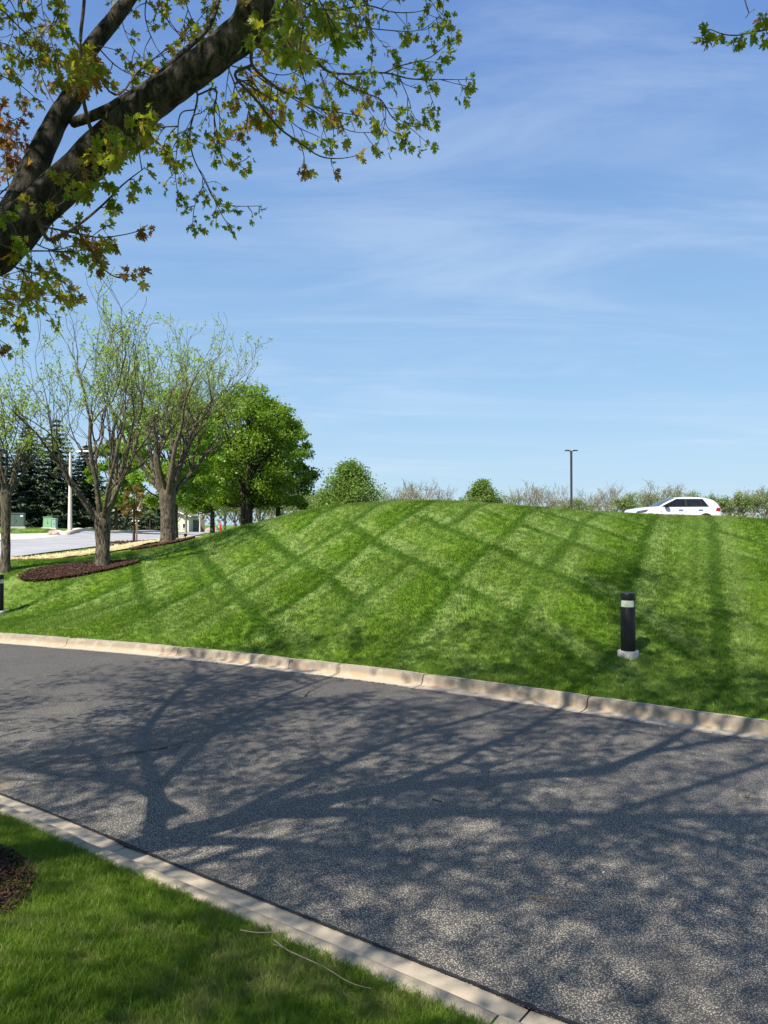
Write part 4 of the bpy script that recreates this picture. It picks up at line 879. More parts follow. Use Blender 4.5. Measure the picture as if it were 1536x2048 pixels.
def side_panel(name, poly, mt, off, side, sub=5):
    """a thin piece lying on the flank: polygon in (x, z), four corners"""
    (a, b_, c, d_) = [np.array(q) for q in poly]; V = []; n_ = sub
    for L_ in (off, off - .012):
        for i in range(n_ + 1):
            for j in range(n_ + 1):
                u, v = i / n_, j / n_; q = (a * (1 - u) + b_ * u) * (1 - v) + (d_ * (1 - u) + c * u) * v; V.append((q[0], side * -(cside(q[0], q[1]) + L_), q[1]))
    m_ = (n_ + 1) ** 2; F = []
    for i in range(n_):
        for j in range(n_): q = i * (n_ + 1) + j; F.append((q, q + n_ + 1, q + n_ + 2, q + 1))
    for i in range(n_):
        for (q, r_) in ((i, i + 1), (n_ * (n_ + 1) + i, n_ * (n_ + 1) + i + 1), (i * (n_ + 1), (i + 1) * (n_ + 1)), (i * (n_ + 1) + n_, (i + 1) * (n_ + 1) + n_)): F.append((q, r_, r_ + m_, q + m_))
    return add(name, mesh_np(name, V, F, [mt], smooth=False), car)
for sd_ in (1, -1):
    side_panel('window_surround', [(-.86, .985), (1.50, 1.0), (1.24, 1.385), (-.02, 1.385)], M['plastic'], .004, sd_, 10)
    side_panel('side_window', [(-.70, 1.015), (.36, 1.02), (.36, 1.365), (-.06, 1.355)], M['carglass'], .009, sd_)
    side_panel('side_window', [(.46, 1.02), (1.14, 1.025), (1.07, 1.36), (.46, 1.367)], M['carglass'], .009, sd_)
    side_panel('side_window', [(1.18, 1.025), (1.44, 1.03), (1.22, 1.345), (1.11, 1.355)], M['carglass'], .009, sd_)
    for xd in (-.80, .40, 1.28): side_panel('door_seam', [(xd, .35), (xd + .012, .35), (xd + .012, .98), (xd, .98)], M['plastic'], .003, sd_, 3)
    side_panel('crease_line', [(-1.7, .775), (1.9, .80), (1.9, .808), (-1.7, .783)], M['tyre'], .0025, sd_, 10)
    side_panel('headlight', [(-2.0, .66), (-1.52, .76), (-1.40, .885), (-1.9, .80)], M['lamp_glass'], .012, sd_, 6)
    side_panel('tail_light', [(1.80, .80), (2.06, .80), (2.05, .95), (1.86, .96)], M['tail'], .008, sd_, 4)
    for xh in (.12, 1.06): MB().box((xh, -sd_ * (cside(xh, .86) + .02), .865), (.20, .035, .03), 0, .008).build('door_handle', M['chrome'], car)
    mr = MB().box((-.56, -sd_ * (.955), 1.05), (.20, .17, .12), 0, .04).build('mirror', M['black'], car)
    side_panel('indicator_badge', [(-1.02, .845), (-.92, .845), (-.92, .86), (-1.02, .86)], M['plastic'], .004, sd_, 1)
    for xw_ in (-1.31, 1.32):
        a = [(xw_ + .37 * math.cos(q), .33 + .37 * math.sin(q)) for q in np.linspace(-.25, math.pi + .25, 18)]
        MB().put([(x, -sd_ * (cside(x, min(max(z, .2), .7)) + .004), z) for x, z in a] + [(xw_, -sd_ * (cside(xw_, .4) + .004), .3)], [(i, i + 1, len(a)) for i in range(len(a) - 1)]).build('wheel_arch', M['plastic'], car)
        wh = MB().lathe([(.2, -.10), (.29, -.11), (.315, -.08), (.315, .08), (.29, .11), (.2, .10)], (xw_, -sd_ * .80, .315), 28, 'y').build('wheel', M['tyre'], car, True)
        MB().lathe([(.205, -.098), (.205, .098)], (xw_, -sd_ * .812, .315), 20, 'y').build('rim', M['rim'], wh, True)
def top_panel(name, x0, x1, y0, y1, mt, off, n_=6):
    V = []; 
    for L_ in (off, off - .012):
        for i in range(n_ + 1):
            for j in range(n_ + 1):
                u, v = i / n_, j / n_ * 2 - 1; x = x0 + (x1 - x0) * u; yy = (y0 + (y1 - y0) * u) * v; V.append((x, yy, ctop(x) + .018 - .014 * v * v + L_))
    m_ = (n_ + 1) ** 2; F = [(i * (n_ + 1) + j, (i + 1) * (n_ + 1) + j, (i + 1) * (n_ + 1) + j + 1, i * (n_ + 1) + j + 1) for i in range(n_) for j in range(n_)]
    add(name, mesh_np(name, V, F, [mt], smooth=True), car)
top_panel('windscreen', -.88, -.06, .70, .56, M['carglass'], .012); top_panel('rear_window', 1.83, 2.0, .56, .62, M['carglass'], .012)
MB().box((1.78, 0, 1.385), (.24, 1.12, .03), 0, .01).build('spoiler', M['plastic'], car)
MB().box((-2.115, 0, .66), (.05, 1.02, .07), 0, .01).build('grille', M['plastic'], car)
MB().box((-2.11, 0, .36), (.07, 1.0, .16), 0, .01).build('lower_grille', M['plastic'], car)

# ------------------------------------------------------------------ litter on drive and lawn
M['twig'] = plain('dry_twig', (.30, .24, .17), .8, sc=40); M['dark_twig'] = plain('dark_twig', (.05, .035, .025), .8); M['brown_twig'] = plain('brown_twig', (.23, .12, .05), .8)
def gpn(px, py, dz=.0):
    # a point of the near lawn
    x, y = gp(px, py, .4)
    for _ in range(30): x, y = gp(px, py, gz(x, y) + dz)
    return (x, y, gz(x, y) + dz)
def twig(name, pts, r_, mt, label, side=()):
    b = MB(); p = catmull(pts, 4); b.tube(p, np.linspace(r_, r_ * .5, len(p)), 6); 
    for s_ in side: b.tube(catmull(s_, 3), r_ * .5, 5)
    o = b.build(name, mt, smooth=True); tag(o, label, 'twig'); return o
twig('fallen_twig', [(*gp(1063, 1803), .05), (*gp(1090, 1806), .045), (*gp(1148, 1814), .032)], .0045, M['brown_twig'], 'straight brown twig lying on the right part of the drive')
twig('fallen_twig', [(*gp(865, 1601), .032), (*gp(884, 1606), .030)], .006, M['dark_twig'], 'short dark twig in the middle of the drive')
twig('fallen_twig', [gpn(547, 1879, .085), gpn(575, 1900, .08), gpn(605, 1914, .075), gpn(650, 1935, .08), gpn(700, 1965, .075), gpn(742, 1977, .06)], .003, M['twig'], 'long pale forked twig lying in the near grass', [[gpn(547, 1889, .08), gpn(562, 1893, .08), gpn(580, 1903, .08)]])
twig('fallen_twig', [gpn(480, 1860, .075), gpn(515, 1865, .08), gpn(552, 1864, .075)], .003, M['twig'], 'short pale twig in the grass above the forked one')
rg = np.random.default_rng(77); k = 45; gx_ = rg.uniform(30, 1500, k); gy_ = rg.uniform(1380, 2040, k); pp = [gp(a, b, .02) for a, b in zip(gx_, gy_)]
pp = [q for q in pp if sdist(FE, *q)[0] < -.1 and sdist(NE, *q)[0] > .05]
V, F, T = cloud([(q[0], q[1], .026) for q in pp], rg.uniform(.003, .007, len(pp)), np.array([(-1, -.7, 0), (.8, -1, 0), (1, .6, 0), (-.7, .9, 0), (0, 0, .8)]), np.array([(0, 1, 4), (1, 2, 4), (2, 3, 4), (3, 0, 4)]), flat=.8)
add('pebbles', mesh_np('pebbles', V, F, [plain('pale_pebble', (.62, .6, .55), .8)], tint=T), kind='stuff')
# ------------------------------------------------------------------ the overhanging maple
def maple_leaf(fold=.38, droop=.35):
    half = [(0, 1.12), (.05, .90), (.15, .92), (.10, .60), (.30, .80), (.44, .78), (.34, .58), (.50, .52), (.28, .36), (.22, .24), (.38, .16), (.30, .02), (.13, .06), (0, 0)]
    out = half + [(-x, y) for x, y in half[-2:0:-1]]
    V = [(0, .38, 0)] + [(x, y, abs(x) * fold - droop * max(0, y - .2) ** 1.5) for x, y in out]
    V = np.array(V); V[:, 1] += .25 ; n = len(out)
    F = [(0, 1 + (i + 1) % n, 1 + i, ) for i in range(n)]
    # petiole
    o = len(V); V = np.vstack([V, [(-.012, -.25, .10), (.012, -.25, .10), (.012, .27, 0), (-.012, .27, 0)]]); F += [(o, o + 1, o + 2), (o, o + 2, o + 3)]
    return V, np.array(F)
LV, LF = maple_leaf()
SLV = np.array([(0, .0, 0), (.3, .12, .03), (.5, .55, .05), (.2, .5, 0), (0, 1.1, -.2), (-.2, .5, 0), (-.5, .55, .05), (-.3, .12, .03)]) + (0, .2, 0); SLF = np.array([(0, 1, 3), (1, 2, 3), (0, 3, 5), (3, 4, 5), (0, 5, 7), (5, 6, 7)])
rg = np.random.default_rng(2024)
MB0 = np.array((-2.8, 4.0, gz(-2.8, 4.0)))
maple = thing('maple_tree', MB0, 'big grey-barked maple whose heavy limb and yellow-green leaves hang over the drive from upper left', 'tree')
trunk = Tubes(); twigs = Tubes()
SKEL = []
def limb(pts, rads, n=16, sm=8, sub=6):
    q = catmull(np.column_stack([np.array(pts, float), rads]), sub); 
    V, F = tube_arrays(q[:, :3] - MB0, q[:, 3], n); V = V.copy()
    cc = np.repeat(q[:, :3] - MB0, n, 0)
    for i in range(len(V)):
        vv = Vector(V[i]); d = V[i] - cc[i]; V[i] += d * (noise.noise(vv * 4) * .16 + noise.noise(vv * 13) * .09)
    trunk.V.append(V); trunk.F.append(F + trunk.n); trunk.n += len(V); SKEL.append(q[:, :3]); return q
b0 = MB0
Mq = limb([b0 - (0, 0, .3), b0 + (0, 0, .15), b0 + (.02, .0, .9), (-2.72, 4.02, 2.1), (-2.45, 4.02, 3.0), P(-60, 545, 4.0), P(0, 495, 4.0), P(80, 411, 4.0), P(176, 322, 3.95), P(245, 258, 3.92), P(312, 197, 3.9), P(380, 147, 3.87), P(437, 108, 3.85), P(487, 62, 3.83), P(508, 20, 3.8), P(520, -60, 3.8), P(590, -190, 3.9), P(680, -360, 4.1), P(780, -560, 4.5), P(850, -800, 5.0)],
     [.30, .26, .20, .155, .13, .116, .108, .101, .094, .088, .081, .077, .079, .092, .094, .084, .07, .055, .04, .02], 20)
limb([P(0, 470, 4.0), P(35, 420, 4.05), P(75, 325, 4.12), P(108, 250, 4.2), P(146, 190, 4.28), P(172, 110, 4.4), P(215, 55, 4.5), P(262, -10, 4.6), P(350, -150, 5.0), P(450, -350, 5.5), P(520, -600, 6.2)], [.10, .085, .067, .059, .058, .046, .044, .041, .036, .028, .012], 14)
limb([P(146, 245, 4.25), P(185, 232, 4.18), P(235, 208, 4.12), P(300, 165, 4.2), P(360, 110, 4.35), P(420, 50, 4.6), P(445, -30, 4.8)], [.030, .028, .026, .02, .016, .012, .009], 10)
HL = [  # limbs outside the picture that carry the shading canopy
    ([(-2.72, 4.02, 2.1), (-3.5, 4.5, 3.0), (-4.45, 5.3, 3.8), (-5.1, 6.3, 4.6), (-5.6, 7.4, 5.6), (-5.6, 8.4, 7.0)], [.075, .062, .05, .038, .026, .012]),
    ([(-3.5, 4.5, 3.0), (-4.0, 5.6, 4.2), (-4.2, 6.6, 5.6), (-4.1, 7.8, 7.4)], [.05, .042, .03, .012]),
    ([(-2.75, 4.0, 1.9), (-3.1, 3.3, 3.2), (-3.3, 2.4, 4.6), (-3.2, 1.3, 6.0), (-2.8, .2, 7.2)], [.10, .08, .06, .04, .015]),
    ([(-2.6, 4.02, 2.6), (-2.9, 4.0, 4.3), (-3.0, 4.1, 6.0), (-2.7, 4.3, 7.6), (-2.5, 4.6, 9.2)], [.085, .07, .055, .035, .015]),
    ([(-2.5, 4.0, 2.9), (-2.0, 3.2, 4.2), (-1.2, 2.4, 5.3), (-.1, 2.0, 6.0), (1.4, 2.1, 6.4), (2.6, 2.4, 6.9)], [.085, .07, .055, .04, .025, .012]),
    ([P(590, -190, 3.9), (.4, 4.2, 6.0), (1.3, 4.8, 6.9), (2.3, 5.4, 7.8), (3.2, 6.2, 8.8)], [.055, .05, .04, .03, .015]),
    ([(-1.2, 2.4, 5.3), (-.9, 1.3, 6.1), (-.2, .2, 6.8), (.8, -.6, 7.4)], [.055, .045, .03, .012]),
    ([P(350, -150, 5.0), (-1.0, 6.0, 7.4), (-.2, 7.2, 8.8), (.5, 8.2, 10.0)], [.034, .03, .022, .01]),
    ([(-2.9, 4.3, 2.5), (-4.2, 4.1, 3.8), (-5.8, 3.6, 5.1), (-7.2, 3.2, 6.4)], [.06, .05, .035, .015]),
    ([(-1.2, 2.4, 5.3), (.0, 3.0, 6.2), (1.2, 3.6, 6.9), (2.6, 4.0, 7.2), (3.9, 4.6, 7.6)], [.05, .045, .035, .025, .012]),
    ([(-3.3, 2.4, 4.6), (-4.2, 1.5, 5.4), (-5.0, .7, 6.4)], [.06, .045, .015]),
]
for p_, r_ in HL: limb(p_, r_, 8, sub=4)
EXPL = []  # (point, direction, size, tint, small?)
def leaf_at(p, d, size, tint): EXPL.append((np.array(p), np.array(d), size, tint))
def cluster(p, d, size, tint, n=3):
    for i in range(n):
        dd = unit(unit(d) * .5 + rg.normal(0, .62, 3) + np.array((0, 0, -.55))); leaf_at(p + rg.normal(0, .014, 3), dd, size * .88 * rg.uniform(.5, 1.25), float(np.clip(tint + .13 + rg.normal(0, .18), 0, 1)))
def tw(pts, r0=.007, step=.12, side=.3, size=.055, tint=.3, dens=1., down=.35, sub=True, start=.12, r1=.0022, n=5):
    pts = np.array(pts, float); sk = np.concatenate(SKEL); dd_ = np.linalg.norm(sk - pts[0], axis=1); j_ = int(np.argmin(dd_))
    if .015 < dd_[j_] < 1.0: pts = np.vstack([sk[j_], pts])       # every twig grows out of the wood nearest to it
    p = catmull(pts, 5); SKEL.append(p); twigs.add(p - MB0, np.linspace(r0, r1, len(p)), 5); s = arclen(p); L = s[-1]
    at = start * L; flip = 1
    while at < L:
        q = np.array([np.interp(at, s, p[:, k]) for k in range(3)]); i = min(np.searchsorted(s, at), len(p) - 1); d = unit(p[i] - p[max(i - 1, 0)])
        sidev = unit(np.cross(d, (0, 1, 0)) * flip + rg.normal(0, .5, 3)); flip = -flip
        dd = unit(d * .75 + sidev * .75 + np.array((0, 0, -down * rg.random()))); Ls = side * rg.uniform(.35, 1.1) * (1 - .35 * at / L)
        if rg.random() < dens:
            m_ = 4; pp = [q]; e = dd
            for k in range(m_): e = unit(e + rg.normal(0, .16, 3) + np.array((0, 0, -.06))); pp.append(pp[-1] + e * Ls / m_)
            pp = np.array(pp); twigs.add(pp - MB0, np.linspace(.0034, .0016, m_ + 1), 4)
            cluster(pp[-1], e, size, tint, n); cluster(pp[3], e, size * .85, tint, 2)
            if Ls > side * .55:
                e2 = unit(e + rg.normal(0, .6, 3)); q2 = pp[2] + e2 * Ls * .45; twigs.add(np.array([pp[2], (pp[2] + q2) / 2 + rg.normal(0, .008, 3), q2]) - MB0, np.array([.0024, .002, .0014]), 3); cluster(q2, e2, size * .9, tint, n - 1)
        at += step * rg.uniform(.6, 1.4)
    cluster(p[-1], unit(p[-1] - p[-3]), size, tint, n)
def PT(lst): return [P(*q) for q in lst]
# fan of branches right of the big limb
tw(PT([(505, 90, 3.85), (560, 93, 4.1), (606, 94, 4.4), (652, 140, 4.7), (691, 148, 4.9), (769, 146, 5.2), (824, 158, 5.4), (889, 159, 5.6), (940, 159, 5.7)]), .014, .16, .34, .062, .22, start=.35)
tw(PT([(769, 146, 5.2), (800, 132, 5.3), (853, 118, 5.4), (880, 100, 5.45), (900, 80, 5.5)]), .006, .13, .22, .06, .2)
tw(PT([(678, 160, 4.8), (727, 185, 5.0), (762, 200, 5.1), (785, 235, 5.2), (812, 252, 5.3), (860, 250, 5.4)]), .007, .13, .3, .06, .22)
tw(PT([(505, 130, 3.9), (540, 165, 4.1), (580, 189, 4.3), (635, 215, 4.5), (680, 225, 4.6), (720, 231, 4.7)]), .010, .15, .3, .066, .5, start=.2)
tw(PT([(470, 150, 3.9), (509, 195, 4.05), (557, 254, 4.2), (596, 283, 4.3), (639, 312, 4.4), (678, 317, 4.45), (717, 311, 4.5)]), .009, .2, .2, .062, .72, start=.35)
tw(PT([(480, 160, 3.95), (530, 190, 4.3), (560, 210, 4.5), (590, 250, 4.7), (640, 275, 4.9)]), .006, .15, .22, .055, .3)
tw(PT([(540, -60, 4.2), (620, 10, 4.7), (671, 20, 5.0), (733, 11, 5.3), (792, 25, 5.5), (850, 20, 5.7), (880, -5, 5.8)]), .009, .15, .3, .058, .25, start=.3)
tw(PT([(600, 30, 4.7), (688, 47, 5.1), (759, 59, 5.4), (840, 60, 5.7), (886, 26, 5.9)]), .006, .15, .26, .058, .2, start=.2)
tw(PT([(733, -10, 5.2), (738, 45, 5.25), (745, 107, 5.3), (740, 150, 5.3)]), .004, .13, .18, .05, .25)
tw(PT([(620, -60, 4.6), (700, -20, 5.2), (780, -30, 5.5), (850, -10, 5.8), (885, 40, 5.9)]), .006, .14, .3, .058, .2)
tw(PT([(800, 158, 5.35), (812, 185, 5.4), (822, 220, 5.4), (815, 262, 5.4)]), .004, .12, .18, .052, .2)
tw(PT([(850, 160, 5.5), (862, 195, 5.5), (872, 222, 5.5)]), .003, .12, .14, .052, .25)
tw(PT([(640, 145, 4.7), (655, 200, 4.7), (660, 250, 4.7)]), .004, .14, .14, .05, .25)
tw(PT([(470, 70, 3.8), (540, 60, 3.9), (590, 40, 4.2), (640, 60, 4.4)]), .006, .12, .2, .07, .35)
tw(PT([(500, 160, 4.2), (530, 225, 4.5), (545, 268, 4.6)]), .004, .12, .14, .05, .35)
tw(PT([(760, 200, 5.1), (775, 255, 5.1), (800, 268, 5.1)]), .003, .11, .14, .052, .25)
# nearer bright sprays hanging in front of the limb end
tw(PT([(560, -120, 2.7), (590, -30, 2.65), (605, 40, 2.6), (600, 100, 2.6)]), .006, .07, .10, .072, .22, start=.1, n=4)
tw(PT([(600, -60, 2.75), (650, 20, 2.75), (680, 70, 2.8)]), .004, .07, .09, .07, .2, start=.2, n=4)
tw(PT([(560, 40, 2.75), (595, 120, 2.75), (615, 180, 2.8)]), .004, .09, .06, .06, .25, start=.3)
tw(PT([(500, 60, 2.9), (530, 80, 2.9), (560, 105, 2.9)]), .003, .07, .05, .05, .25)
# shoots on the limb
tw(PT([(140, 400, 3.75), (180, 345, 3.5), (225, 300, 3.3), (270, 280, 3.2)]), .004, .1, .09, .062, .35, start=.35)
tw(PT([(70, 440, 3.8), (130, 370, 3.6), (170, 330, 3.45), (215, 262, 3.3)]), .004, .10, .08, .055, .45, start=.3)
tw(PT([(230, 300, 3.8), (265, 270, 3.6), (300, 235, 3.5)]), .003, .08, .06, .062, .35)
tw(PT([(100, 480, 3.85), (150, 455, 3.9), (200, 415, 4.0), (245, 370, 4.0), (290, 335, 4.0)]), .012, .13, .18, .07, .35, start=.4)
tw(PT([(150, 455, 3.9), (180, 498, 4.0), (210, 540, 4.1), (240, 556, 4.1), (272, 548, 4.1)]), .006, .12, .14, .06, .72)
tw(PT([(30, 500, 3.9), (90, 502, 4.0), (155, 502, 4.1), (200, 490, 4.1)]), .006, .12, .16, .066, .45)
tw(PT([(95, 455, 3.9), (160, 468, 4.0), (200, 475, 4.1), (245, 470, 4.2), (278, 462, 4.2)]), .006, .13, .12, .062, .6)
tw(PT([(0, 520, 4.0), (60, 545, 4.4), (120, 560, 4.7), (150, 585, 4.8)]), .007, .12, .3, .058, .45)
tw(PT([(-60, 540, 4.2), (0, 575, 4.6), (60, 595, 5.0), (130, 610, 5.2)]), .006, .12, .3, .055, .35)
tw(PT([(-60, 600, 4.2), (0, 620, 4.6), (50, 640, 5.0)]), .006, .12, .25, .055, .35)
tw(PT([(-80, 660, 4.4), (-20, 670, 4.7), (15, 690, 4.9)]), .004, .15, .15, .055, .8)
tw(PT([(60, 480, 4.0), (110, 500, 4.4), (170, 480, 4.7), (215, 450, 4.9)]), .005, .12, .2, .05, .3)
# long thin hanging sprays below the limb
tw(PT([(395, 190, 3.95), (380, 262, 4.5), (386, 312, 4.7), (410, 362, 4.9), (432, 402, 5.0), (470, 412, 5.1), (518, 412, 5.1)]), .006, .10, .28, .047, .2, start=.25)
tw(PT([(432, 180, 3.95), (428, 230, 4.5), (438, 285, 4.7), (450, 330, 4.9), (485, 322, 5.0), (500, 312, 5.0)]), .005, .10, .24, .047, .2, start=.25)
tw(PT([(410, 362, 4.9), (390, 410, 4.9), (385, 450, 4.9)]), .003, .1, .12, .048, .25)
tw(PT([(360, 230, 4.1), (355, 290, 4.5), (350, 340, 4.7), (355, 385, 4.8)]), .004, .10, .18, .046, .25, start=.3)
tw(PT([(300, 260, 4.2), (330, 300, 4.5), (345, 330, 4.6)]), .004, .12, .16, .05, .4)
tw(PT([(430, 402, 5.0), (450, 440, 5.0), (470, 455, 5.0)]), .003, .1, .10, .048, .25)
tw(PT([(470, 170, 4.2), (500, 230, 4.5), (470, 280, 4.7), (440, 262, 4.8)]), .004, .11, .16, .05, .6)
# upper left
tw(PT([(185, 265, 3.85), (170, 215, 3.8), (163, 150, 3.8), (161, 80, 3.8), (168, 10, 3.8), (172, -60, 3.8)]), .011, .3, .06, .05, .4, dens=.3, r1=.008)
tw(PT([(-60, 0, 4.4), (0, 18, 4.5), (50, 65, 4.5), (110, 105, 4.5), (150, 120, 4.4)]), .007, .14, .22, .06, .35)
tw(PT([(125, 165, 4.3), (105, 90, 4.4), (85, 20, 4.6), (80, -60, 4.8)]), .006, .14, .22, .06, .35, start=.3)
tw(PT([(120, 225, 4.25), (90, 170, 4.4), (75, 110, 4.5), (90, 60, 4.6)]), .004, .16, .16, .055, .5, start=.3)
tw(PT([(-60, 90, 4.8), (0, 85, 4.9), (40, 105, 5.0), (70, 140, 5.0)]), .004, .12, .25, .055, .3)
tw(PT([(-40, 130, 4.6), (0, 150, 4.6), (40, 170, 4.6), (75, 200, 4.6)]), .004, .12, .14, .055, .55)
tw(PT([(172, 112, 4.3), (175, 130, 3.6), (170, 150, 3.4), (150, 160, 3.3)]), .004, .07, .08, .075, .5, n=4)
tw(PT([(190, 90, 4.4), (230, 130, 4.5), (270, 150, 4.5), (320, 140, 4.6)]), .005, .11, .22, .06, .4)
tw(PT([(230, 190, 4.3), (280, 140, 4.5), (330, 100, 4.7), (380, 60, 4.9), (420, 10, 5.1)]), .006, .12, .28, .058, .4)
tw(PT([(300, -40, 4.7), (290, 30, 4.8), (310, 90, 4.8), (340, 130, 4.8)]), .005, .12, .26, .056, .4)
tw(PT([(360, -60, 5.0), (370, 0, 5.0), (390, 50, 5.0), (420, 90, 5.0)]), .005, .12, .26, .056, .5)
tw(PT([(430, -60, 5.2), (425, 10, 5.0), (405, 70, 4.8)]), .006, .12, .2, .056, .35)
tw(PT([(455, 120, 4.2), (490, 100, 4.4), (530, 60, 4.6), (560, 20, 4.8)]), .005, .12, .22, .056, .55)
tw(PT([(20, -60, 4.6), (40, 0, 4.6), (60, 50, 4.6), (110, 60, 4.6)]), .005, .1, .2, .07, .3)
for a_ in ([(540, -40, 5.0), (560, 10, 5.2), (600, 30, 5.4), (650, 60, 5.5)], [(620, -60, 5.4), (650, -10, 5.5), (700, 25, 5.6), (740, 30, 5.7)], [(250, -50, 5.2), (240, 20, 5.3), (262, 90, 5.3), (300, 130, 5.3)], [(330, -40, 5.4), (335, 40, 5.4), (370, 80, 5.4), (390, 120, 5.3)], [(0, -40, 5.2), (30, 20, 5.2), (40, 90, 5.2), (20, 140, 5.1)], [(130, -40, 5.0), (120, 30, 5.0), (90, 60, 5.0), (60, 110, 5.0)], [(460, 130, 4.4), (520, 140, 4.7), (570, 150, 4.9), (620, 130, 5.0)], [(540, 170, 4.6), (600, 205, 4.9), (650, 235, 5.0), (700, 262, 5.1), (745, 265, 5.2)], [(-20, 600, 5.2), (40, 610, 5.3), (90, 590, 5.4), (140, 600, 5.4)], [(-40, 540, 5.0), (30, 560, 5.1), (90, 545, 5.2), (130, 560, 5.2)]):
    tw(PT(a_), .005, .12, .26, .055, .38)
# red-brown spray at the left edge
tw(PT([(30, 420, 4.0), (15, 360, 4.2), (10, 300, 4.3), (5, 250, 4.4), (-10, 215, 4.4)]), .006, .09, .2, .055, .92)
tw(PT([(60, 400, 4.05), (30, 345, 4.1), (35, 300, 4.2), (30, 260, 4.3)]), .004, .09, .12, .055, .88)
tw(PT([(-40, 420, 4.2), (-20, 370, 4.3), (0, 330, 4.4), (20, 320, 4.4)]), .004, .09, .2, .055, .9)
tw(PT([(-60, 460, 3.7), (-10, 420, 3.5), (20, 440, 3.4), (40, 480, 3.4)]), .004, .08, .12, .065, .25)
tw(PT([(-60, 300, 4.6), (-10, 290, 4.6), (20, 240, 4.6)]), .004, .1, .16, .05, .85)
# sprig in the top right corner
tw([np.array((2.6, 2.4, 6.9)), np.array((2.9, 3.4, 6.5)), P(1640, -60, 4.3), P(1570, 40, 4.3), P(1500, 66, 4.3), P(1455, 70, 4.3), P(1418, 58, 4.3)], .009, .09, .07, .062, .2, start=.80)
tw(PT([(1640, -60, 4.3), (1590, -5, 4.3), (1560, 25, 4.3), (1530, 30, 4.3)]), .004, .08, .06, .07, .25, start=.4)
twigs.add(np.array(PT([(1480, -40, 4.6), (1492, 8, 4.6), (1498, 26, 4.6), (1510, 18, 4.6)])) - MB0, np.array([.005, .004, .003, .002]), 5)
twigs.add(np.array(PT([(1498, 26, 4.6), (1494, 32, 4.6), (1491, 36, 4.6)])) - MB0, np.array([.003, .0025, .002]), 5)
# canopy outside the picture
def allow(q):
    if q[1] < .3: return True
    px, py, dp = proj(q)
    return not (-70 < px < 1606 and -70 < py < 2080)
def hidden(q): return allow(q) and q[2] > 2.9
tips = []
for p_, r_ in HL + [([P(590, -190, 3.9), P(680, -360, 4.1), P(780, -560, 4.5)], [.07, .06, .04]), ([P(262, -40, 4.6), P(350, -150, 5.0), P(450, -350, 5.5)], [.04, .036, .028])]:
    q = catmull(np.array(p_), 5); s = arclen(q); L = s[-1]
    for k in range(int(L / .19)):
        at = rg.uniform(.25, 1) * L; b = np.array([np.interp(at, s, q[:, a]) for a in range(3)]); i = min(np.searchsorted(s, at), len(q) - 1); d = unit(q[i] - q[i - 1])
        sv = rg.normal(0, 1, 3); sv = unit(sv - d * (sv @ d)); dd = unit(d * .6 + sv * .9 + np.array((0, 0, .1)))
        tbx = Tubes(); grow(tbx, tips, b, dd, rg.uniform(.8, 1.6), .016 * rg.uniform(.6, 1.4), 0, 3, rg, up=.06, kids=(4, 4, 3), spread=.75, curl=.2, n_sides=5, ratio=.62, rmin=.003, accept=hidden)
        for V, F in zip(tbx.V, tbx.F):
            if all(allow(v) for v in V[::max(1, len(V) // 4)]): twigs.V.append(V - MB0); twigs.F.append(F - F.min() + twigs.n); twigs.n += len(V)
tips = [t_ for t_ in tips if hidden(t_[0])]
HID = []
for (p_, d_) in tips:
    for k in range(4):
        if rg.random() < .46:
            q = p_ + rg.normal(0, .05, 3); 
            if hidden(q): HID.append((q, unit(d_ * .4 + rg.normal(0, .6, 3) + (0, 0, -.5)), (.07 * rg.uniform(.6, 1.3)), float(np.clip(rg.normal(.35, .2), 0, 1))))
print('maple tips', len(tips), 'hidden leaves', len(HID), 'framed leaves', len(EXPL))
me = trunk.mesh('trunk', M['maple_bark']); add('trunk', me, maple)
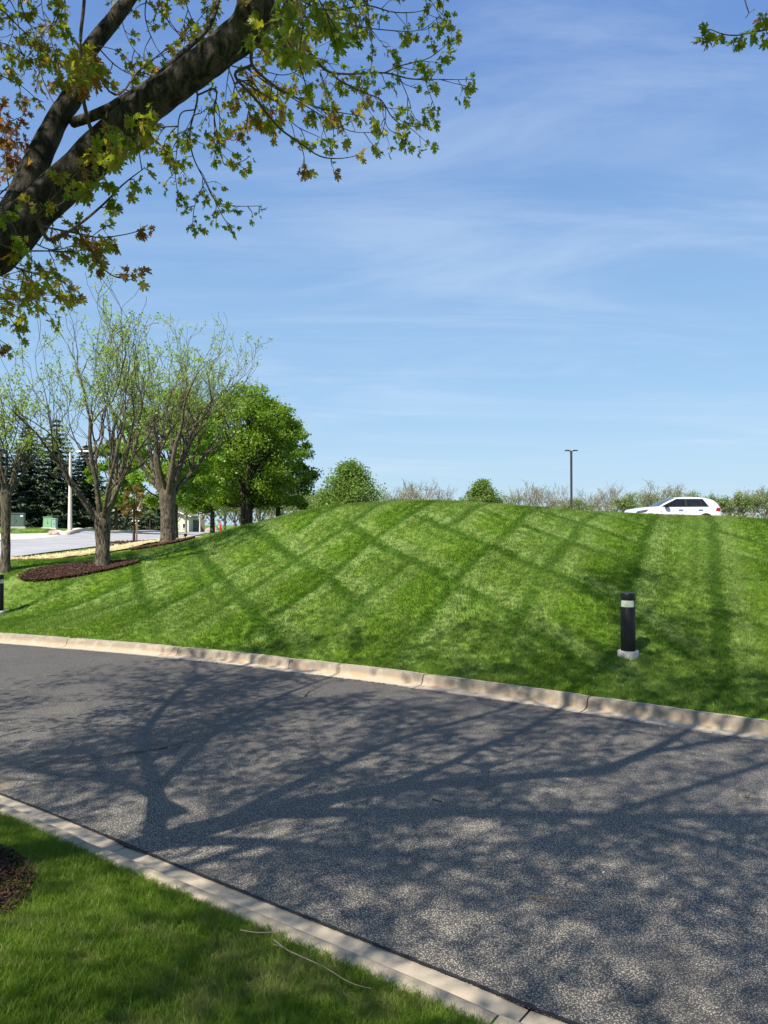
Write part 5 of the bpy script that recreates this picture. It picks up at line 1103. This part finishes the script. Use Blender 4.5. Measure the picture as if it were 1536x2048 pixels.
add('branches', twigs.mesh('branches', plain('maple_twig_bark', (.075, .055, .042), .85, sc=30)), maple)
def frames(dirs):
    d = np.array([unit(x) for x in dirs]); a = rg.normal(size=d.shape); a -= d * (a * d).sum(1)[:, None]; a /= np.linalg.norm(a, axis=1)[:, None]; b = np.cross(a, d)
    return np.stack([a, d, b], 2)          # columns: x, y (along the leaf), z
Rm = frames([e[1] for e in EXPL]); pos = np.array([e[0] for e in EXPL]) - MB0; size = np.array([e[2] for e in EXPL]); tint = np.array([e[3] for e in EXPL])
area = []
for i in range(len(EXPL)):
    px, py, dp = proj(EXPL[i][0]); vis = -15 < px < 1551 and -15 < py < 2048; area.append(size[i] / dp if vis else 0)
order = np.argsort(-np.array(area)); big = order[:300]; rest = order[300:]
LM = []
for k in range(8): LM.append(mesh_np('leaf', LV, LF, [M['maple_leaf']], tint=np.full(len(LF), (k + .5) / 8)))
for i in big:
    o = add('leaf', LM[int(min(7, tint[i] * 8))], maple); m4 = Matrix(Rm[i].tolist()).to_4x4(); o.matrix_local = Matrix.Translation(pos[i]) @ m4 @ Matrix.Scale(float(size[i]), 4)
V1, F1, Tt = cloud(pos[rest], size[rest], LV, LF, Rm[rest], tint[rest]); add('crown', mesh_np('crown', V1, F1, [M['maple_leaf']], tint=Tt), maple, kind='stuff')
Rh = frames([e[1] for e in HID]); V2, F2, T2_ = cloud(np.array([e[0] for e in HID]) - MB0, np.array([e[2] for e in HID]), SLV, SLF, Rh, np.array([e[3] for e in HID]))
add('upper_crown', mesh_np('upper_crown', V2, F2, [M['maple_leaf']], tint=T2_), maple, kind='stuff')
# a few leaves shed on the drive
for (px, py, sz_, rt, lb) in ((1503, 1597, .05, .95, 'small red-brown leaf on the drive near the right edge'), (516, 1758, .03, .9, 'tiny brown leaf on the drive next to the near kerb')):
    x, y = gp(px, py, .02); o = add('fallen_leaf', LM[7], loc=(x, y, .035)); o.rotation_euler = (.1, .15, px); o.scale = (sz_,) * 3; tag(o, lb, 'leaf')
